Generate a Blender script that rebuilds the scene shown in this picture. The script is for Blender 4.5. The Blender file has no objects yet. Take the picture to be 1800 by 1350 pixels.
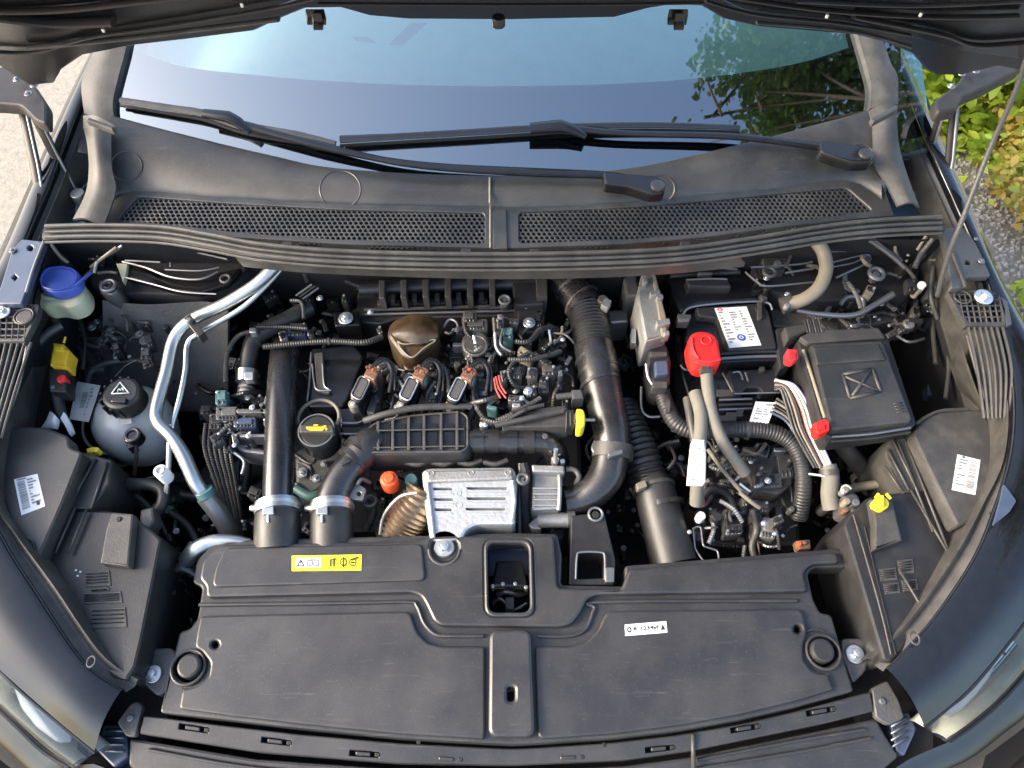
import bpy, math, random
from math import radians, sin, cos, pi, sqrt, tan
from mathutils import Vector, Matrix
from mathutils.geometry import tessellate_polygon
random.seed(7)
C = bpy.context.scene.collection
sc = bpy.context.scene
# ------------------------------------------------------------------ camera
F, CX, CY, TH, CZ = 1310.0, 900.0, 675.0, radians(60), 1.99
cam = bpy.data.cameras.new('camera'); co = bpy.data.objects.new('camera', cam); C.objects.link(co)
co.location = (0, 0, CZ); co.rotation_euler = (pi/2 - TH, 0, 0)
cam.sensor_width = 36; cam.lens = F/1800*36; cam.clip_start = .02; cam.clip_end = 500
sc.camera = co
# ------------------------------------------------------------------ light
SUN_EL, SUN_AZ = radians(30), radians(262)      # azimuth from +y, clockwise: low warm sun from the left
w = bpy.data.worlds.new("World"); sc.world = w; w.use_nodes = True
nt = w.node_tree; bg = nt.nodes['Background']
sky = nt.nodes.new('ShaderNodeTexSky'); sky.sky_type = 'NISHITA'; sky.sun_disc = False
sky.sun_elevation = SUN_EL; sky.sun_rotation = SUN_AZ; sky.air_density = 1.0; sky.dust_density = 4.0; sky.ozone_density = .6
nt.links.new(sky.outputs[0], bg.inputs[0]); bg.inputs[1].default_value = .15
sun = bpy.data.lights.new('sun', 'SUN'); so = bpy.data.objects.new('sun', sun); C.objects.link(so)
sun.energy = 1.35; sun.angle = radians(18); sun.color = (1, .88, .73)
sd = Vector((sin(SUN_AZ)*cos(SUN_EL), cos(SUN_AZ)*cos(SUN_EL), sin(SUN_EL)))
so.rotation_euler = (-sd).to_track_quat('-Z', 'Y').to_euler()
sc.view_settings.view_transform = 'Standard'; sc.view_settings.look = 'None'
sc.view_settings.gamma = 1; sc.view_settings.use_curve_mapping = False
sc.view_settings.exposure = 2.15
# ------------------------------------------------------------------ pixel -> place helpers (photo is 1800 x 1350)
cT, sT = cos(TH), sin(TH)
def ray(px, py):
    u, v = px-CX, py-CY
    return u, F*cT - v*sT, -(F*sT + v*cT)
def tt(px, py, z):
    dx, dy, dz = ray(px, py)
    if isinstance(z, (int, float)): return (z-CZ)/dz
    a, b, c = z                                   # plane z = a + b*y + c*x
    return (CZ-a)/(b*dy + c*dx - dz)
def U(px, py, z):
    t = tt(px, py, z); dx, dy, dz = ray(px, py)
    return Vector((dx*t, dy*t, CZ+dz*t))
def zz(z, x, y): return z if isinstance(z, (int, float)) else z[0] + z[1]*y + z[2]*x
def plane3(p, q, r):
    p, q, r = U(*p), U(*q), U(*r)
    n = (q-p).cross(r-p)
    return ((n.dot(p))/n.z, -n.y/n.z, -n.x/n.z)
# glass surface
GK, GS, GY, GZ = .08, .50, .93, 1.070
def gz(x, y): return GZ + GS*(y-GY-GK*x*x)
def UG(px, py, off=0.0):
    z = 1.2
    for _ in range(40):
        p = U(px, py, z); z = z*.5 + .5*(gz(p.x, p.y)+off)
    return U(px, py, z)
# ------------------------------------------------------------------ materials
MATS = {}
def mat(name, col, rough=.5, metal=0.0, bump=.0, bs=400, dust=.0, dcol=(.25,.23,.2), coat=0.0, spec=.5, trans=0.0, sss=0.0, ior=1.5, vs=30, rvar=.12, scr=0.0):
    m = bpy.data.materials.new(name); m.use_nodes = True; n = m.node_tree; b = n.nodes['Principled BSDF']
    b.inputs['Roughness'].default_value = rough; b.inputs['Metallic'].default_value = metal
    b.inputs['Specular IOR Level'].default_value = spec; b.inputs['IOR'].default_value = ior
    b.inputs['Coat Weight'].default_value = coat; b.inputs['Coat Roughness'].default_value = .04
    b.inputs['Transmission Weight'].default_value = trans
    if sss: b.inputs['Subsurface Weight'].default_value = sss; b.inputs['Subsurface Radius'].default_value = (.02,.02,.015)
    tc = n.nodes.new('ShaderNodeTexCoord')
    no = n.nodes.new('ShaderNodeTexNoise'); no.inputs['Scale'].default_value = vs; no.inputs['Detail'].default_value = 6; no.inputs['Roughness'].default_value = .65
    n.links.new(tc.outputs['Object'], no.inputs['Vector'])
    rp = n.nodes.new('ShaderNodeValToRGB'); rp.color_ramp.elements[0].position = .42; rp.color_ramp.elements[1].position = .75
    n.links.new(no.outputs['Fac'], rp.inputs['Fac'])
    mx = n.nodes.new('ShaderNodeMix'); mx.data_type = 'RGBA'
    mx.inputs['A'].default_value = (*col, 1)
    k = dust if dust else .25
    mx.inputs['B'].default_value = (*(dcol if dust else tuple(c*.7 for c in col)), 1)
    mm = n.nodes.new('ShaderNodeMath'); mm.operation = 'MULTIPLY'; mm.inputs[1].default_value = k
    n.links.new(rp.outputs['Color'], mm.inputs[0]); n.links.new(mm.outputs[0], mx.inputs['Factor'])
    n.links.new(mx.outputs['Result'], b.inputs['Base Color'])
    if scr:                                        # fine scuffs and settled dust specks
        mp = n.nodes.new('ShaderNodeMapping'); mp.inputs['Scale'].default_value = (9, 150, 9); mp.inputs['Rotation'].default_value = (0, 0, .6)
        ns = n.nodes.new('ShaderNodeTexNoise'); ns.inputs['Scale'].default_value = 1.6; ns.inputs['Detail'].default_value = 5; ns.inputs['Distortion'].default_value = .8
        r2 = n.nodes.new('ShaderNodeValToRGB'); r2.color_ramp.elements[0].position = .64; r2.color_ramp.elements[1].position = .72
        nd = n.nodes.new('ShaderNodeTexNoise'); nd.inputs['Scale'].default_value = 320; nd.inputs['Detail'].default_value = 2
        r3 = n.nodes.new('ShaderNodeValToRGB'); r3.color_ramp.elements[0].position = .66; r3.color_ramp.elements[1].position = .72
        ad = n.nodes.new('ShaderNodeMath'); ad.operation = 'MAXIMUM'; m3 = n.nodes.new('ShaderNodeMath'); m3.operation = 'MULTIPLY'; m3.inputs[1].default_value = scr
        mx2 = n.nodes.new('ShaderNodeMix'); mx2.data_type = 'RGBA'; mx2.inputs['B'].default_value = (.13,.125,.115,1)
        n.links.new(tc.outputs['Object'], mp.inputs['Vector']); n.links.new(mp.outputs[0], ns.inputs['Vector']); n.links.new(ns.outputs['Fac'], r2.inputs['Fac'])
        n.links.new(tc.outputs['Object'], nd.inputs['Vector']); n.links.new(nd.outputs['Fac'], r3.inputs['Fac'])
        n.links.new(r2.outputs['Color'], ad.inputs[0]); n.links.new(r3.outputs['Color'], ad.inputs[1]); n.links.new(ad.outputs[0], m3.inputs[0])
        n.links.new(m3.outputs[0], mx2.inputs['Factor']); n.links.new(mx.outputs['Result'], mx2.inputs['A']); n.links.new(mx2.outputs['Result'], b.inputs['Base Color'])
    rr = n.nodes.new('ShaderNodeMapRange'); rr.inputs['To Min'].default_value = max(.02, rough-rvar*.5); rr.inputs['To Max'].default_value = min(1, rough+rvar)
    n.links.new(no.outputs['Fac'], rr.inputs['Value']); n.links.new(rr.outputs['Result'], b.inputs['Roughness'])
    if bump:
        n2 = n.nodes.new('ShaderNodeTexNoise'); n2.inputs['Scale'].default_value = bs; n2.inputs['Detail'].default_value = 3
        n.links.new(tc.outputs['Object'], n2.inputs['Vector'])
        bp = n.nodes.new('ShaderNodeBump'); bp.inputs['Strength'].default_value = bump; bp.inputs['Distance'].default_value = .001
        n.links.new(n2.outputs['Fac'], bp.inputs['Height']); n.links.new(bp.outputs['Normal'], b.inputs['Normal'])
    MATS[name] = m; return m
PL = mat('black_plastic', (.013,.013,.014), .40, bump=.25, dust=.16, dcol=(.08,.075,.07), spec=.5)
PLC = mat('cover_plastic', (.019,.019,.020), .34, bump=.28, bs=700, dust=.3, dcol=(.075,.072,.068), spec=.6, vs=11, rvar=.2, scr=.22)
PLG = mat('gloss_plastic', (.006,.006,.007), .18, bump=.1, dust=.07, dcol=(.06,.055,.05), spec=.5)
PLD = mat('dusty_plastic', (.032,.031,.030), .5, bump=.4, dust=.35, dcol=(.12,.11,.095))
COWL = mat('cowl_plastic', (.016,.017,.017), .38, bump=.25, bs=500, dust=.35, dcol=(.10,.092,.08), spec=.6, vs=9, rvar=.18, scr=.2)
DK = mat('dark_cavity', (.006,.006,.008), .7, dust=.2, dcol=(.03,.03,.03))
RUB = mat('rubber', (.016,.016,.017), .45, bump=.3, dust=.25, dcol=(.09,.085,.075), spec=.5)
SEAL = mat('seal_rubber', (.040,.039,.036), .34, bump=.2, dust=.3, dcol=(.15,.14,.115), spec=.7)
PIPE = mat('pipe_plastic', (.012,.012,.013), .24, bump=.08, dust=.14, dcol=(.07,.06,.05), spec=.7)
PAINT = mat('black_paint', (.005,.006,.008), .07, coat=.9, spec=.08, dust=.03, dcol=(.10,.10,.09), vs=60, rvar=.05)
PAINTB = mat('blue_black_primer', (.035,.05,.085), .35, coat=.5, spec=.6, dust=.2, dcol=(.10,.12,.15))
TEAL = mat('dark_blue_body', (.012,.035,.055), .35, coat=.4, dust=.2, dcol=(.05,.09,.11))
TRIM = mat('pillar_trim', (.030,.030,.028), .5, bump=.3, dust=.3, dcol=(.15,.14,.12))
HIN = mat('hinge_metal', (.018,.016,.015), .5, metal=.2, dust=.2, dcol=(.1,.08,.07))
ALU = mat('aluminium', (.46,.49,.49), .36, metal=1, bump=.15, bs=200, dust=.25, dcol=(.30,.31,.31))
CAST = mat('cast_aluminium', (.34,.34,.33), .5, metal=.8, bump=.8, bs=250, dust=.55, dcol=(.14,.13,.11), vs=45)
CASTD = mat('dull_casting', (.10,.10,.10), .5, metal=.6, bump=.8, bs=250, dust=.4, dcol=(.10,.095,.08))
SHIELD = mat('heat_shield', (.44,.46,.48), .48, metal=.65, bump=1.0, bs=140, dust=.5, dcol=(.30,.30,.29), vs=70)
ZINC = mat('zinc_bolt', (.66,.68,.68), .3, metal=.9, bump=.2)
GOLD = mat('tarnished_foil', (.33,.26,.18), .38, metal=.9, bump=.9, bs=120, dust=.5, dcol=(.12,.08,.05), vs=50)
AMB = mat('amber_plastic', (.030,.018,.009), .34, spec=.5, bump=.5, bs=80, dust=.5, dcol=(.10,.072,.04), vs=50)
RED = mat('red_plastic', (.66,.012,.010), .42, spec=.4, dust=.25, dcol=(.45,.08,.06), vs=40, bump=.2)
RED2 = mat('dark_red_plastic', (.55,.02,.03), .4)
ORG = mat('orange_plastic', (.70,.08,.02), .4, vs=120)
YEL = mat('yellow_plastic', (.68,.52,.02), .45, dust=.3, dcol=(.45,.36,.08), vs=60)
YEG = mat('amber_yellow', (.70,.42,.02), .4, dust=.3, dcol=(.5,.3,.05))
BLU = mat('blue_plastic', (.06,.11,.46), .42, dust=.2, dcol=(.10,.15,.5))
NECK = mat('milky_plastic', (.52,.53,.36), .4, sss=.3, dust=.3, dcol=(.35,.35,.22))
TANK = mat('grey_translucent_tank', (.36,.375,.37), .28, sss=.15, dust=.35, dcol=(.30,.29,.27), spec=.7, vs=14)
WHT = mat('white_label', (.66,.67,.66), .45, dust=.2, dcol=(.5,.5,.48), vs=80)
GRY = mat('grey_label', (.38,.38,.36), .5, dust=.4, dcol=(.2,.2,.19), vs=80)
INK = mat('black_ink', (.02,.02,.02), .5)
INKG = mat('grey_ink', (.16,.17,.18), .5)
INKB = mat('blue_ink', (.03,.06,.30), .5)
INKR = mat('red_ink', (.5,.03,.04), .5)
YLB = mat('yellow_label', (.80,.70,.02), .4)
COP = mat('copper_brown', (.10,.06,.045), .4, metal=.3, bump=.5, vs=200, dust=.5, dcol=(.45,.22,.12))
WIRW = mat('pale_wire', (.55,.54,.46), .4)
WIRR = mat('red_wire', (.35,.05,.04), .4)
WIRB = mat('lilac_wire', (.30,.30,.48), .4)
WIRG = mat('dusty_grey_sleeve', (.11,.105,.09), .7, bump=.8, bs=500, dust=.4, dcol=(.17,.155,.13))
TANH = mat('tan_hose', (.16,.14,.10), .5, dust=.3)
GRN = mat('teal_plastic', (.05,.12,.12), .45)
STEEL = mat('steel_and_edge_highlight', (.22,.225,.23), .38, metal=.8, dust=.3, dcol=(.12,.12,.12))  # also on edges of black plastic, where its pale tone paints highlights
CHR = mat('chrome_reflector', (.75,.75,.75), .12, metal=1)
FOIL = mat('white_tag', (.62,.64,.68), .5, bump=.6, bs=100)
FRIT = mat('black_frit', (.010,.013,.022), .12, spec=.9)
DASH = mat('dashboard', (.42,.62,.60), .7, bump=.3)  # pale teal stands in for the bright sky reflection over the dashboard
UNDER = mat('bonnet_underside', (.010,.009,.009), .30, spec=.5, dust=.15, dcol=(.05,.042,.035), vs=8)
BARK = mat('bark', (.05,.038,.028), .9, bump=1, bs=60)
def glassmat():
    m = bpy.data.materials.new('windscreen_glass'); m.use_nodes = True; n = m.node_tree; n.nodes.clear()
    out = n.nodes.new('ShaderNodeOutputMaterial'); mixs = n.nodes.new('ShaderNodeMixShader')
    tr = n.nodes.new('ShaderNodeBsdfTransparent'); tr.inputs[0].default_value = (.62,.78,.76,1)
    gl = n.nodes.new('ShaderNodeBsdfGlossy'); gl.inputs['Roughness'].default_value = .015; gl.inputs[0].default_value = (.84,.93,.98,1)
    fr = n.nodes.new('ShaderNodeFresnel'); fr.inputs[0].default_value = 3.3
    n.links.new(fr.outputs[0], mixs.inputs[0]); n.links.new(tr.outputs[0], mixs.inputs[1]); n.links.new(gl.outputs[0], mixs.inputs[2])
    n.links.new(mixs.outputs[0], out.inputs[0]); return m
GLASS = glassmat()
def lensmat():
    m = bpy.data.materials.new('headlight_lens'); m.use_nodes = True; n = m.node_tree; n.nodes.clear()
    out = n.nodes.new('ShaderNodeOutputMaterial'); mixs = n.nodes.new('ShaderNodeMixShader')
    tr = n.nodes.new('ShaderNodeBsdfTransparent'); tr.inputs[0].default_value = (.85,.87,.84,1)
    gl = n.nodes.new('ShaderNodeBsdfGlossy'); gl.inputs['Roughness'].default_value = .03
    fr = n.nodes.new('ShaderNodeFresnel'); fr.inputs[0].default_value = 1.7
    n.links.new(fr.outputs[0], mixs.inputs[0]); n.links.new(tr.outputs[0], mixs.inputs[1]); n.links.new(gl.outputs[0], mixs.inputs[2])
    n.links.new(mixs.outputs[0], out.inputs[0]); return m
LENS = lensmat()
LAMPW = mat('lamp_white', (.80,.81,.80), .2, spec=.7)
LAMP = mat('lamp_inner', (.62,.63,.55), .3, metal=.3, dust=.6, dcol=(.22,.24,.18), vs=14)
def leafmat(name, c1, c2, tl=.45):
    m = bpy.data.materials.new(name); m.use_nodes = True; n = m.node_tree; b = n.nodes['Principled BSDF']
    g = n.nodes.new('ShaderNodeNewGeometry'); rp = n.nodes.new('ShaderNodeValToRGB')
    rp.color_ramp.elements[0].color = (*c1, 1); rp.color_ramp.elements[1].color = (*c2, 1)
    n.links.new(g.outputs['Random Per Island'], rp.inputs['Fac']); n.links.new(rp.outputs[0], b.inputs['Base Color'])
    b.inputs['Roughness'].default_value = .5
    t = n.nodes.new('ShaderNodeBsdfTranslucent'); mx = n.nodes.new('ShaderNodeMixShader'); mx.inputs[0].default_value = tl
    n.links.new(rp.outputs[0], t.inputs[0]); n.links.new(b.outputs[0], mx.inputs[1]); n.links.new(t.outputs[0], mx.inputs[2])
    n.links.new(mx.outputs[0], n.nodes['Material Output'].inputs[0]); return m
LEAFG = leafmat('green_leaves', (.20,.32,.03), (.52,.62,.10), .5)
LEAFY = leafmat('golden_leaves', (.36,.26,.06), (.30,.50,.07), .45)
LEAFY.node_tree.nodes['Color Ramp'].color_ramp.elements.new(.5).color = (.66,.50,.14,1)
LEAFT = leafmat('tree_leaves', (.03,.06,.015), (.08,.13,.03), .3)
def groundmat():
    m = mat('beige_concrete', (.36,.335,.29), .9, bump=.0, vs=38, dust=.8, dcol=(.22,.205,.18)); n = m.node_tree; b = n.nodes['Principled BSDF']
    tc = [x for x in n.nodes if x.type == 'TEX_COORD'][0]
    no = n.nodes.new('ShaderNodeTexNoise'); no.inputs['Scale'].default_value = 55; no.inputs['Detail'].default_value = 8; no.inputs['Roughness'].default_value = .8
    n.links.new(tc.outputs['Object'], no.inputs['Vector'])
    bp = n.nodes.new('ShaderNodeBump'); bp.inputs['Strength'].default_value = .9; bp.inputs['Distance'].default_value = .02
    n.links.new(no.outputs['Fac'], bp.inputs['Height']); n.links.new(bp.outputs['Normal'], b.inputs['Normal']); return m
GROUND = groundmat()
# ------------------------------------------------------------------ object helpers
WL = {}
def thing(name, label, cat, loc=(0,0,0), group=None):
    o = bpy.data.objects.new(name, None); C.objects.link(o); o.location = loc; o.empty_display_size = .05
    WL[o.name] = Vector(loc); o['label'] = label; o['category'] = cat
    if group: o['group'] = group
    return o
def tag(o, label=None, cat=None, group=None, kind=None):
    if label: o['label'] = label
    if cat: o['category'] = cat
    if group: o['group'] = group
    if kind: o['kind'] = kind
    return o
def obj(name, geos, m, parent=None, smooth=38, label=None):
    V, Fc = [], []
    if isinstance(geos, tuple): geos = [geos]
    for v, f in geos:
        k = len(V); V += [Vector(p) for p in v]; Fc += [tuple(i+k for i in q) for q in f]
    lo = Vector((min(p.x for p in V), min(p.y for p in V), min(p.z for p in V)))
    hi = Vector((max(p.x for p in V), max(p.y for p in V), max(p.z for p in V)))
    c = Vector(((lo.x+hi.x)/2, (lo.y+hi.y)/2, lo.z))
    me = bpy.data.meshes.new(name); me.from_pydata([p-c for p in V], [], Fc); me.materials.append(m)
    me.validate()
    if smooth:
        me.shade_smooth(); me.set_sharp_from_angle(angle=radians(smooth))
        for p in me.polygons:
            if len(p.vertices) != 4: p.use_smooth = False
    o = bpy.data.objects.new(name, me); C.objects.link(o); WL[o.name] = c
    if parent: o.parent = parent; o.location = c - WL[parent.name]
    else: o.location = c
    if label: o['label'] = label
    return o
def copy_at(src, parent, loc, scale=None, rot=None):
    o = src.copy(); C.objects.link(o); o.parent = parent
    o.location = Vector(loc) - (WL[parent.name] if parent else Vector()); WL[o.name] = Vector(loc)
    if scale: o.scale = scale if isinstance(scale, tuple) else (scale,)*3
    if rot: o.rotation_euler = rot
    return o
# ------------------------------------------------------------------ geometry helpers
def roundc(pts, r, n=4):
    out = []; N = len(pts)
    for i in range(N):
        p = Vector(pts[i][:2]); a = Vector(pts[i-1][:2]); b = Vector(pts[(i+1) % N][:2])
        d1, d2 = a-p, b-p; l1, l2 = d1.length, d2.length
        rr = min(r, l1*.45, l2*.45)
        if rr < .3: out.append(tuple(p)); continue
        s, e = p + d1/l1*rr, p + d2/l2*rr
        for k in range(n+1):
            t = k/n; q = s*(1-t)**2 + p*2*t*(1-t) + e*t*t; out.append((q.x, q.y))
    return out
def area(P): return sum(P[i][0]*P[(i+1) % len(P)][1] - P[(i+1) % len(P)][0]*P[i][1] for i in range(len(P)))/2
def inset(P, d, solid):
    N = len(P); s = 1 if area(P) > 0 else -1; s *= 1 if solid else -1; out = []
    for i in range(N):
        p = Vector(P[i]); a = Vector(P[i-1]); b = Vector(P[(i+1) % N])
        e1 = (p-a); e2 = (b-p)
        if e1.length < 1e-9 or e2.length < 1e-9: out.append(tuple(p)); continue
        e1.normalize(); e2.normalize()
        n1 = Vector((-e1.y, e1.x))*s; n2 = Vector((-e2.y, e2.x))*s; m = n1+n2
        if m.length < 1e-6: m = n1
        m.normalize(); k = max(.45, m.dot(n1)); q = p + m*(d/k); out.append((q.x, q.y))
    return out
def g_plate(pts, z, th, bev=.002, holes=(), rc=0, hbev=None, world=False, rn=4, under=False):
    loops = [roundc(pts, rc, rn) if rc else list(pts)] + [list(h) for h in holes]
    V, Fc = [], []; tops = []
    for li, L in enumerate(loops):
        W = [(p[0], p[1]) for p in L] if world else [tuple(U(p[0], p[1], z)[:2]) for p in L]
        if area(W) < 0: W.reverse()
        solid = li == 0; b = bev if solid else (hbev if hbev is not None else bev)
        rings = [(inset(W, b, solid), 0), (inset(W, b*.3, solid), -b*.35), (W, -b), (W, -th)] if b > 0 else [(W, 0), (W, -th)]
        base = len(V); n = len(W)
        for R, dz in rings:
            V += [Vector((x, y, zz(z, x, y)+dz)) for x, y in R]
        tops.append((base, n))
        for k in range(len(rings)-1):
            a0, b0 = base+k*n, base+(k+1)*n
            for i in range(n):
                j = (i+1) % n
                Fc.append((a0+i, b0+i, b0+j, a0+j) if solid else (a0+j, b0+j, b0+i, a0+i))
    polys = [[V[b+i].copy() for i in range(n)] for b, n in tops]
    flat = [b+i for b, n in tops for i in range(n)]
    for P in polys:
        for q in P: q.z = 0
    for a, b, c in tessellate_polygon(polys):
        a, b, c = flat[a], flat[b], flat[c]
        A, B, D = V[a], V[b], V[c]
        cr = (B.x-A.x)*(D.y-A.y) - (B.y-A.y)*(D.x-A.x)
        Fc.append((a, b, c) if cr > 0 else (a, c, b))
    if under:
        for v in V: v.z = 2*zz(z, v.x, v.y) - v.z
        Fc = [q[::-1] for q in Fc]
    return V, Fc
def catmull(P, n):
    out = []
    for i in range(len(P)-1):
        a, b, c, d = P[max(i-1, 0)], P[i], P[i+1], P[min(i+2, len(P)-1)]
        for k in range(n):
            t = k/n
            out.append(tuple(.5*((2*b[j]) + (c[j]-a[j])*t + (2*a[j]-5*b[j]+4*c[j]-d[j])*t*t + (3*b[j]-a[j]-3*c[j]+d[j])*t**3) for j in range(len(b))))
    out.append(tuple(P[-1])); return out
def resample(Q, N):
    L = [0]
    for i in range(1, len(Q)): L.append(L[-1] + (Vector(Q[i][:3])-Vector(Q[i-1][:3])).length)
    out = []; j = 0
    for k in range(N):
        s = L[-1]*k/(N-1)
        while j < len(Q)-2 and L[j+1] < s: j += 1
        d = L[j+1]-L[j]; t = 0 if d < 1e-9 else min(1, (s-L[j])/d)
        out.append(tuple(Q[j][i]*(1-t)+Q[j+1][i]*t for i in range(len(Q[j]))))
    return out, L[-1]
def sweep(W, seg=12, corr=None, smooth=True, caps=True, step=None, flat=1.0):
    """W = [(x,y,z,r)] in metres. corr=(s0,s1,pitch,amp) fractions of length"""
    Q = catmull(W, 8) if smooth and len(W) > 2 else list(W)
    _, L = resample(Q, 2); rm = sum(q[3] for q in Q)/len(Q)
    st = step or max(rm*.45, .0025)
    if corr: st = corr[2]/6
    N = max(3, int(L/st)+1) if (smooth or corr) else None
    if N: Q, L = resample(Q, min(N, 900))
    V, Fc = [], []; up = None; N = len(Q)
    for i, q in enumerate(Q):
        p = Vector(q[:3]); a = Vector(Q[max(i-1, 0)][:3]); b = Vector(Q[min(i+1, N-1)][:3]); t = (b-a)
        t = t.normalized() if t.length > 1e-9 else Vector((1, 0, 0))
        if up is None:
            up = Vector((0, 0, 1)) - t*t.z
            if up.length < .1: up = Vector((0, 1, 0)) - t*t.y
        up = (up - t*up.dot(t)).normalized(); sd = t.cross(up)
        r = q[3]; s = i/(N-1)
        if corr and corr[0] <= s <= corr[1]:
            r *= 1 + corr[3]*cos(2*pi*(s-corr[0])*L/corr[2]) - corr[3]
        for k in range(seg):
            an = 2*pi*k/seg; V.append(p + up*(cos(an)*r*flat) + sd*(sin(an)*r))
    for i in range(N-1):
        for k in range(seg):
            j = (k+1) % seg; Fc.append((i*seg+k, (i+1)*seg+k, (i+1)*seg+j, i*seg+j))
    if caps: Fc.append(tuple(range(seg))); Fc.append(tuple(range((N-1)*seg, N*seg))[::-1])
    return V, Fc
def g_tube(pts, seg=12, **k):
    """pts (px,py,z,r_px)"""
    W = []
    for p in pts:
        q = U(*p[:3]); W.append((q.x, q.y, q.z, p[3]*tt(*p[:3])))
    return sweep(W, seg, **k)
def T(pts, r, seg=10, **k):
    return g_tube([(p[0], p[1], p[2], r) for p in pts], seg, **k)
def g_lathe(c, prof, seg=24, axis=Vector((0,0,1)), sx=1, sy=1, rot=0):
    """prof [(r,h)] bottom to top, metres, around c"""
    ax = Vector(axis).normalized(); e1 = Vector((1, 0, 0)) - ax*ax.x
    if e1.length < .1: e1 = Vector((0, 1, 0)) - ax*ax.y
    e1.normalize(); e2 = ax.cross(e1); V, Fc = [], []
    for r, h in prof:
        for k in range(seg):
            a = 2*pi*k/seg + rot; V.append(Vector(c) + e1*(cos(a)*r*sx) + e2*(sin(a)*r*sy) + ax*h)
    for i in range(len(prof)-1):
        for k in range(seg):
            j = (k+1) % seg; Fc.append((i*seg+k, i*seg+j, (i+1)*seg+j, (i+1)*seg+k))
    Fc.append(tuple(range(seg))[::-1]); Fc.append(tuple(range((len(prof)-1)*seg, len(prof)*seg)))
    return V, Fc
def g_disc(px, py, z, r, h, seg=24, bev=.0015, **k):
    c = U(px, py, z); R = r*tt(px, py, z); b = min(bev, R*.3)
    return g_lathe(c, [(R, -h), (R, -b), (R-b*.3, -b*.3), (R-b, 0)], seg, **k)
def g_torus(px, py, z, R, r, seg=28, s2=8, a0=0, a1=2*pi, wx=1, wy=1):
    c = U(px, py, z); t = tt(px, py, z); full = abs(a1-a0-2*pi) < 1e-6; n = seg
    V, Fc = [], []
    for i in range(n + (0 if full else 1)):
        a = a0 + (a1-a0)*i/n
        for k in range(s2):
            b = 2*pi*k/s2; rr = R*t + r*t*cos(b)
            V.append(c + Vector((cos(a)*rr*wx, sin(a)*rr*wy, r*t*sin(b))))
    m = n if full else n
    for i in range(m):
        i2 = (i+1) % n if full else i+1
        for k in range(s2):
            j = (k+1) % s2; Fc.append((i*s2+k, i2*s2+k, i2*s2+j, i*s2+j))
    return V, Fc
def rect(px, py, w_, h_, rot=0):
    a = radians(rot); out = []
    for sx, sy in ((-1, -1), (1, -1), (1, 1), (-1, 1)):
        x, y = sx*w_/2, sy*h_/2; out.append((px + x*cos(a) - y*sin(a), py + x*sin(a) + y*cos(a)))
    return out
def circ(px, py, r, n=16, sy=1): return [(px+r*cos(2*pi*k/n), py+r*sy*sin(2*pi*k/n)) for k in range(n)]
def g_box(px, py, z, w_, h_, th, rot=0, bev=.0012, rc=2): return g_plate(rect(px, py, w_, h_, rot), z, th, bev, rc=rc, rn=2)
def g_loft(rows, N=24, M=5, world=False, flip=False):
    """rows: list of polylines of (px,py,z); smooth along and across"""
    R = []
    for r in rows:
        W = [tuple(U(*p)) for p in r] if not world else [tuple(p) for p in r]
        Q = catmull(W, 8) if len(W) > 2 else W
        Q, _ = resample(Q, N); R.append(Q)
    cols = [catmull([R[j][i] for j in range(len(R))], M) if len(R) > 2 else [tuple(R[0][i][q]*(1-k/M)+R[1][i][q]*k/M for q in range(3)) for k in range(M+1)] for i in range(N)]
    m = len(cols[0]); V = [Vector(cols[i][k]) for i in range(N) for k in range(m)]; Fc = []
    for i in range(N-1):
        for k in range(m-1):
            q = (i*m+k, (i+1)*m+k, (i+1)*m+k+1, i*m+k+1); Fc.append(q[::-1] if flip else q)
    return V, Fc
def thicken(geo, d):
    V, Fc = geo; n = len(V); c = Vector((0, 0, 0))
    V2 = list(V) + [v - Vector((0, 0, d)) for v in V]
    from collections import Counter
    F2 = list(Fc) + [tuple(i+n for i in q[::-1]) for q in Fc]
    ed = Counter(); dirs = {}
    for q in Fc:
        for i in range(len(q)):
            a, b = q[i], q[(i+1) % len(q)]; ed[frozenset((a, b))] += 1; dirs[frozenset((a, b))] = (a, b)
    for k, v in ed.items():
        if v == 1: a, b = dirs[k]; F2.append((b, a, a+n, b+n))
    return V2, F2
def g_quad(P, d=.0006):
    """thin slab over 4 world points (counter-clockwise from above)"""
    P = [Vector(p) for p in P]
    n = (P[1]-P[0]).cross(P[2]-P[0]); n = n.normalized() if n.length else Vector((0, 0, 1))
    if n.z < 0: P.reverse(); n = -n
    V = [p + n*d for p in P] + P
    return V, [(0,1,2,3), (4,5,1,0), (5,6,2,1), (6,7,3,2), (7,4,0,3)]
def text_geo(body):
    cu = bpy.data.curves.new('t', 'FONT'); cu.body = body; cu.resolution_u = 2; cu.offset = .018
    o = bpy.data.objects.new('t', cu); C.objects.link(o)
    dg = bpy.context.evaluated_depsgraph_get(); me = bpy.data.meshes.new_from_object(o.evaluated_get(dg))
    V = [v.co.copy() for v in me.vertices]; Fc = [tuple(p.vertices) for p in me.polygons]
    bpy.data.objects.remove(o); bpy.data.curves.remove(cu); bpy.data.meshes.remove(me)
    x0, x1 = min(v.x for v in V), max(v.x for v in V); y0, y1 = min(v.y for v in V), max(v.y for v in V)
    return [((v.x-x0)/(x1-x0), (v.y-y0)/(y1-y0)) for v in V], Fc
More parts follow.
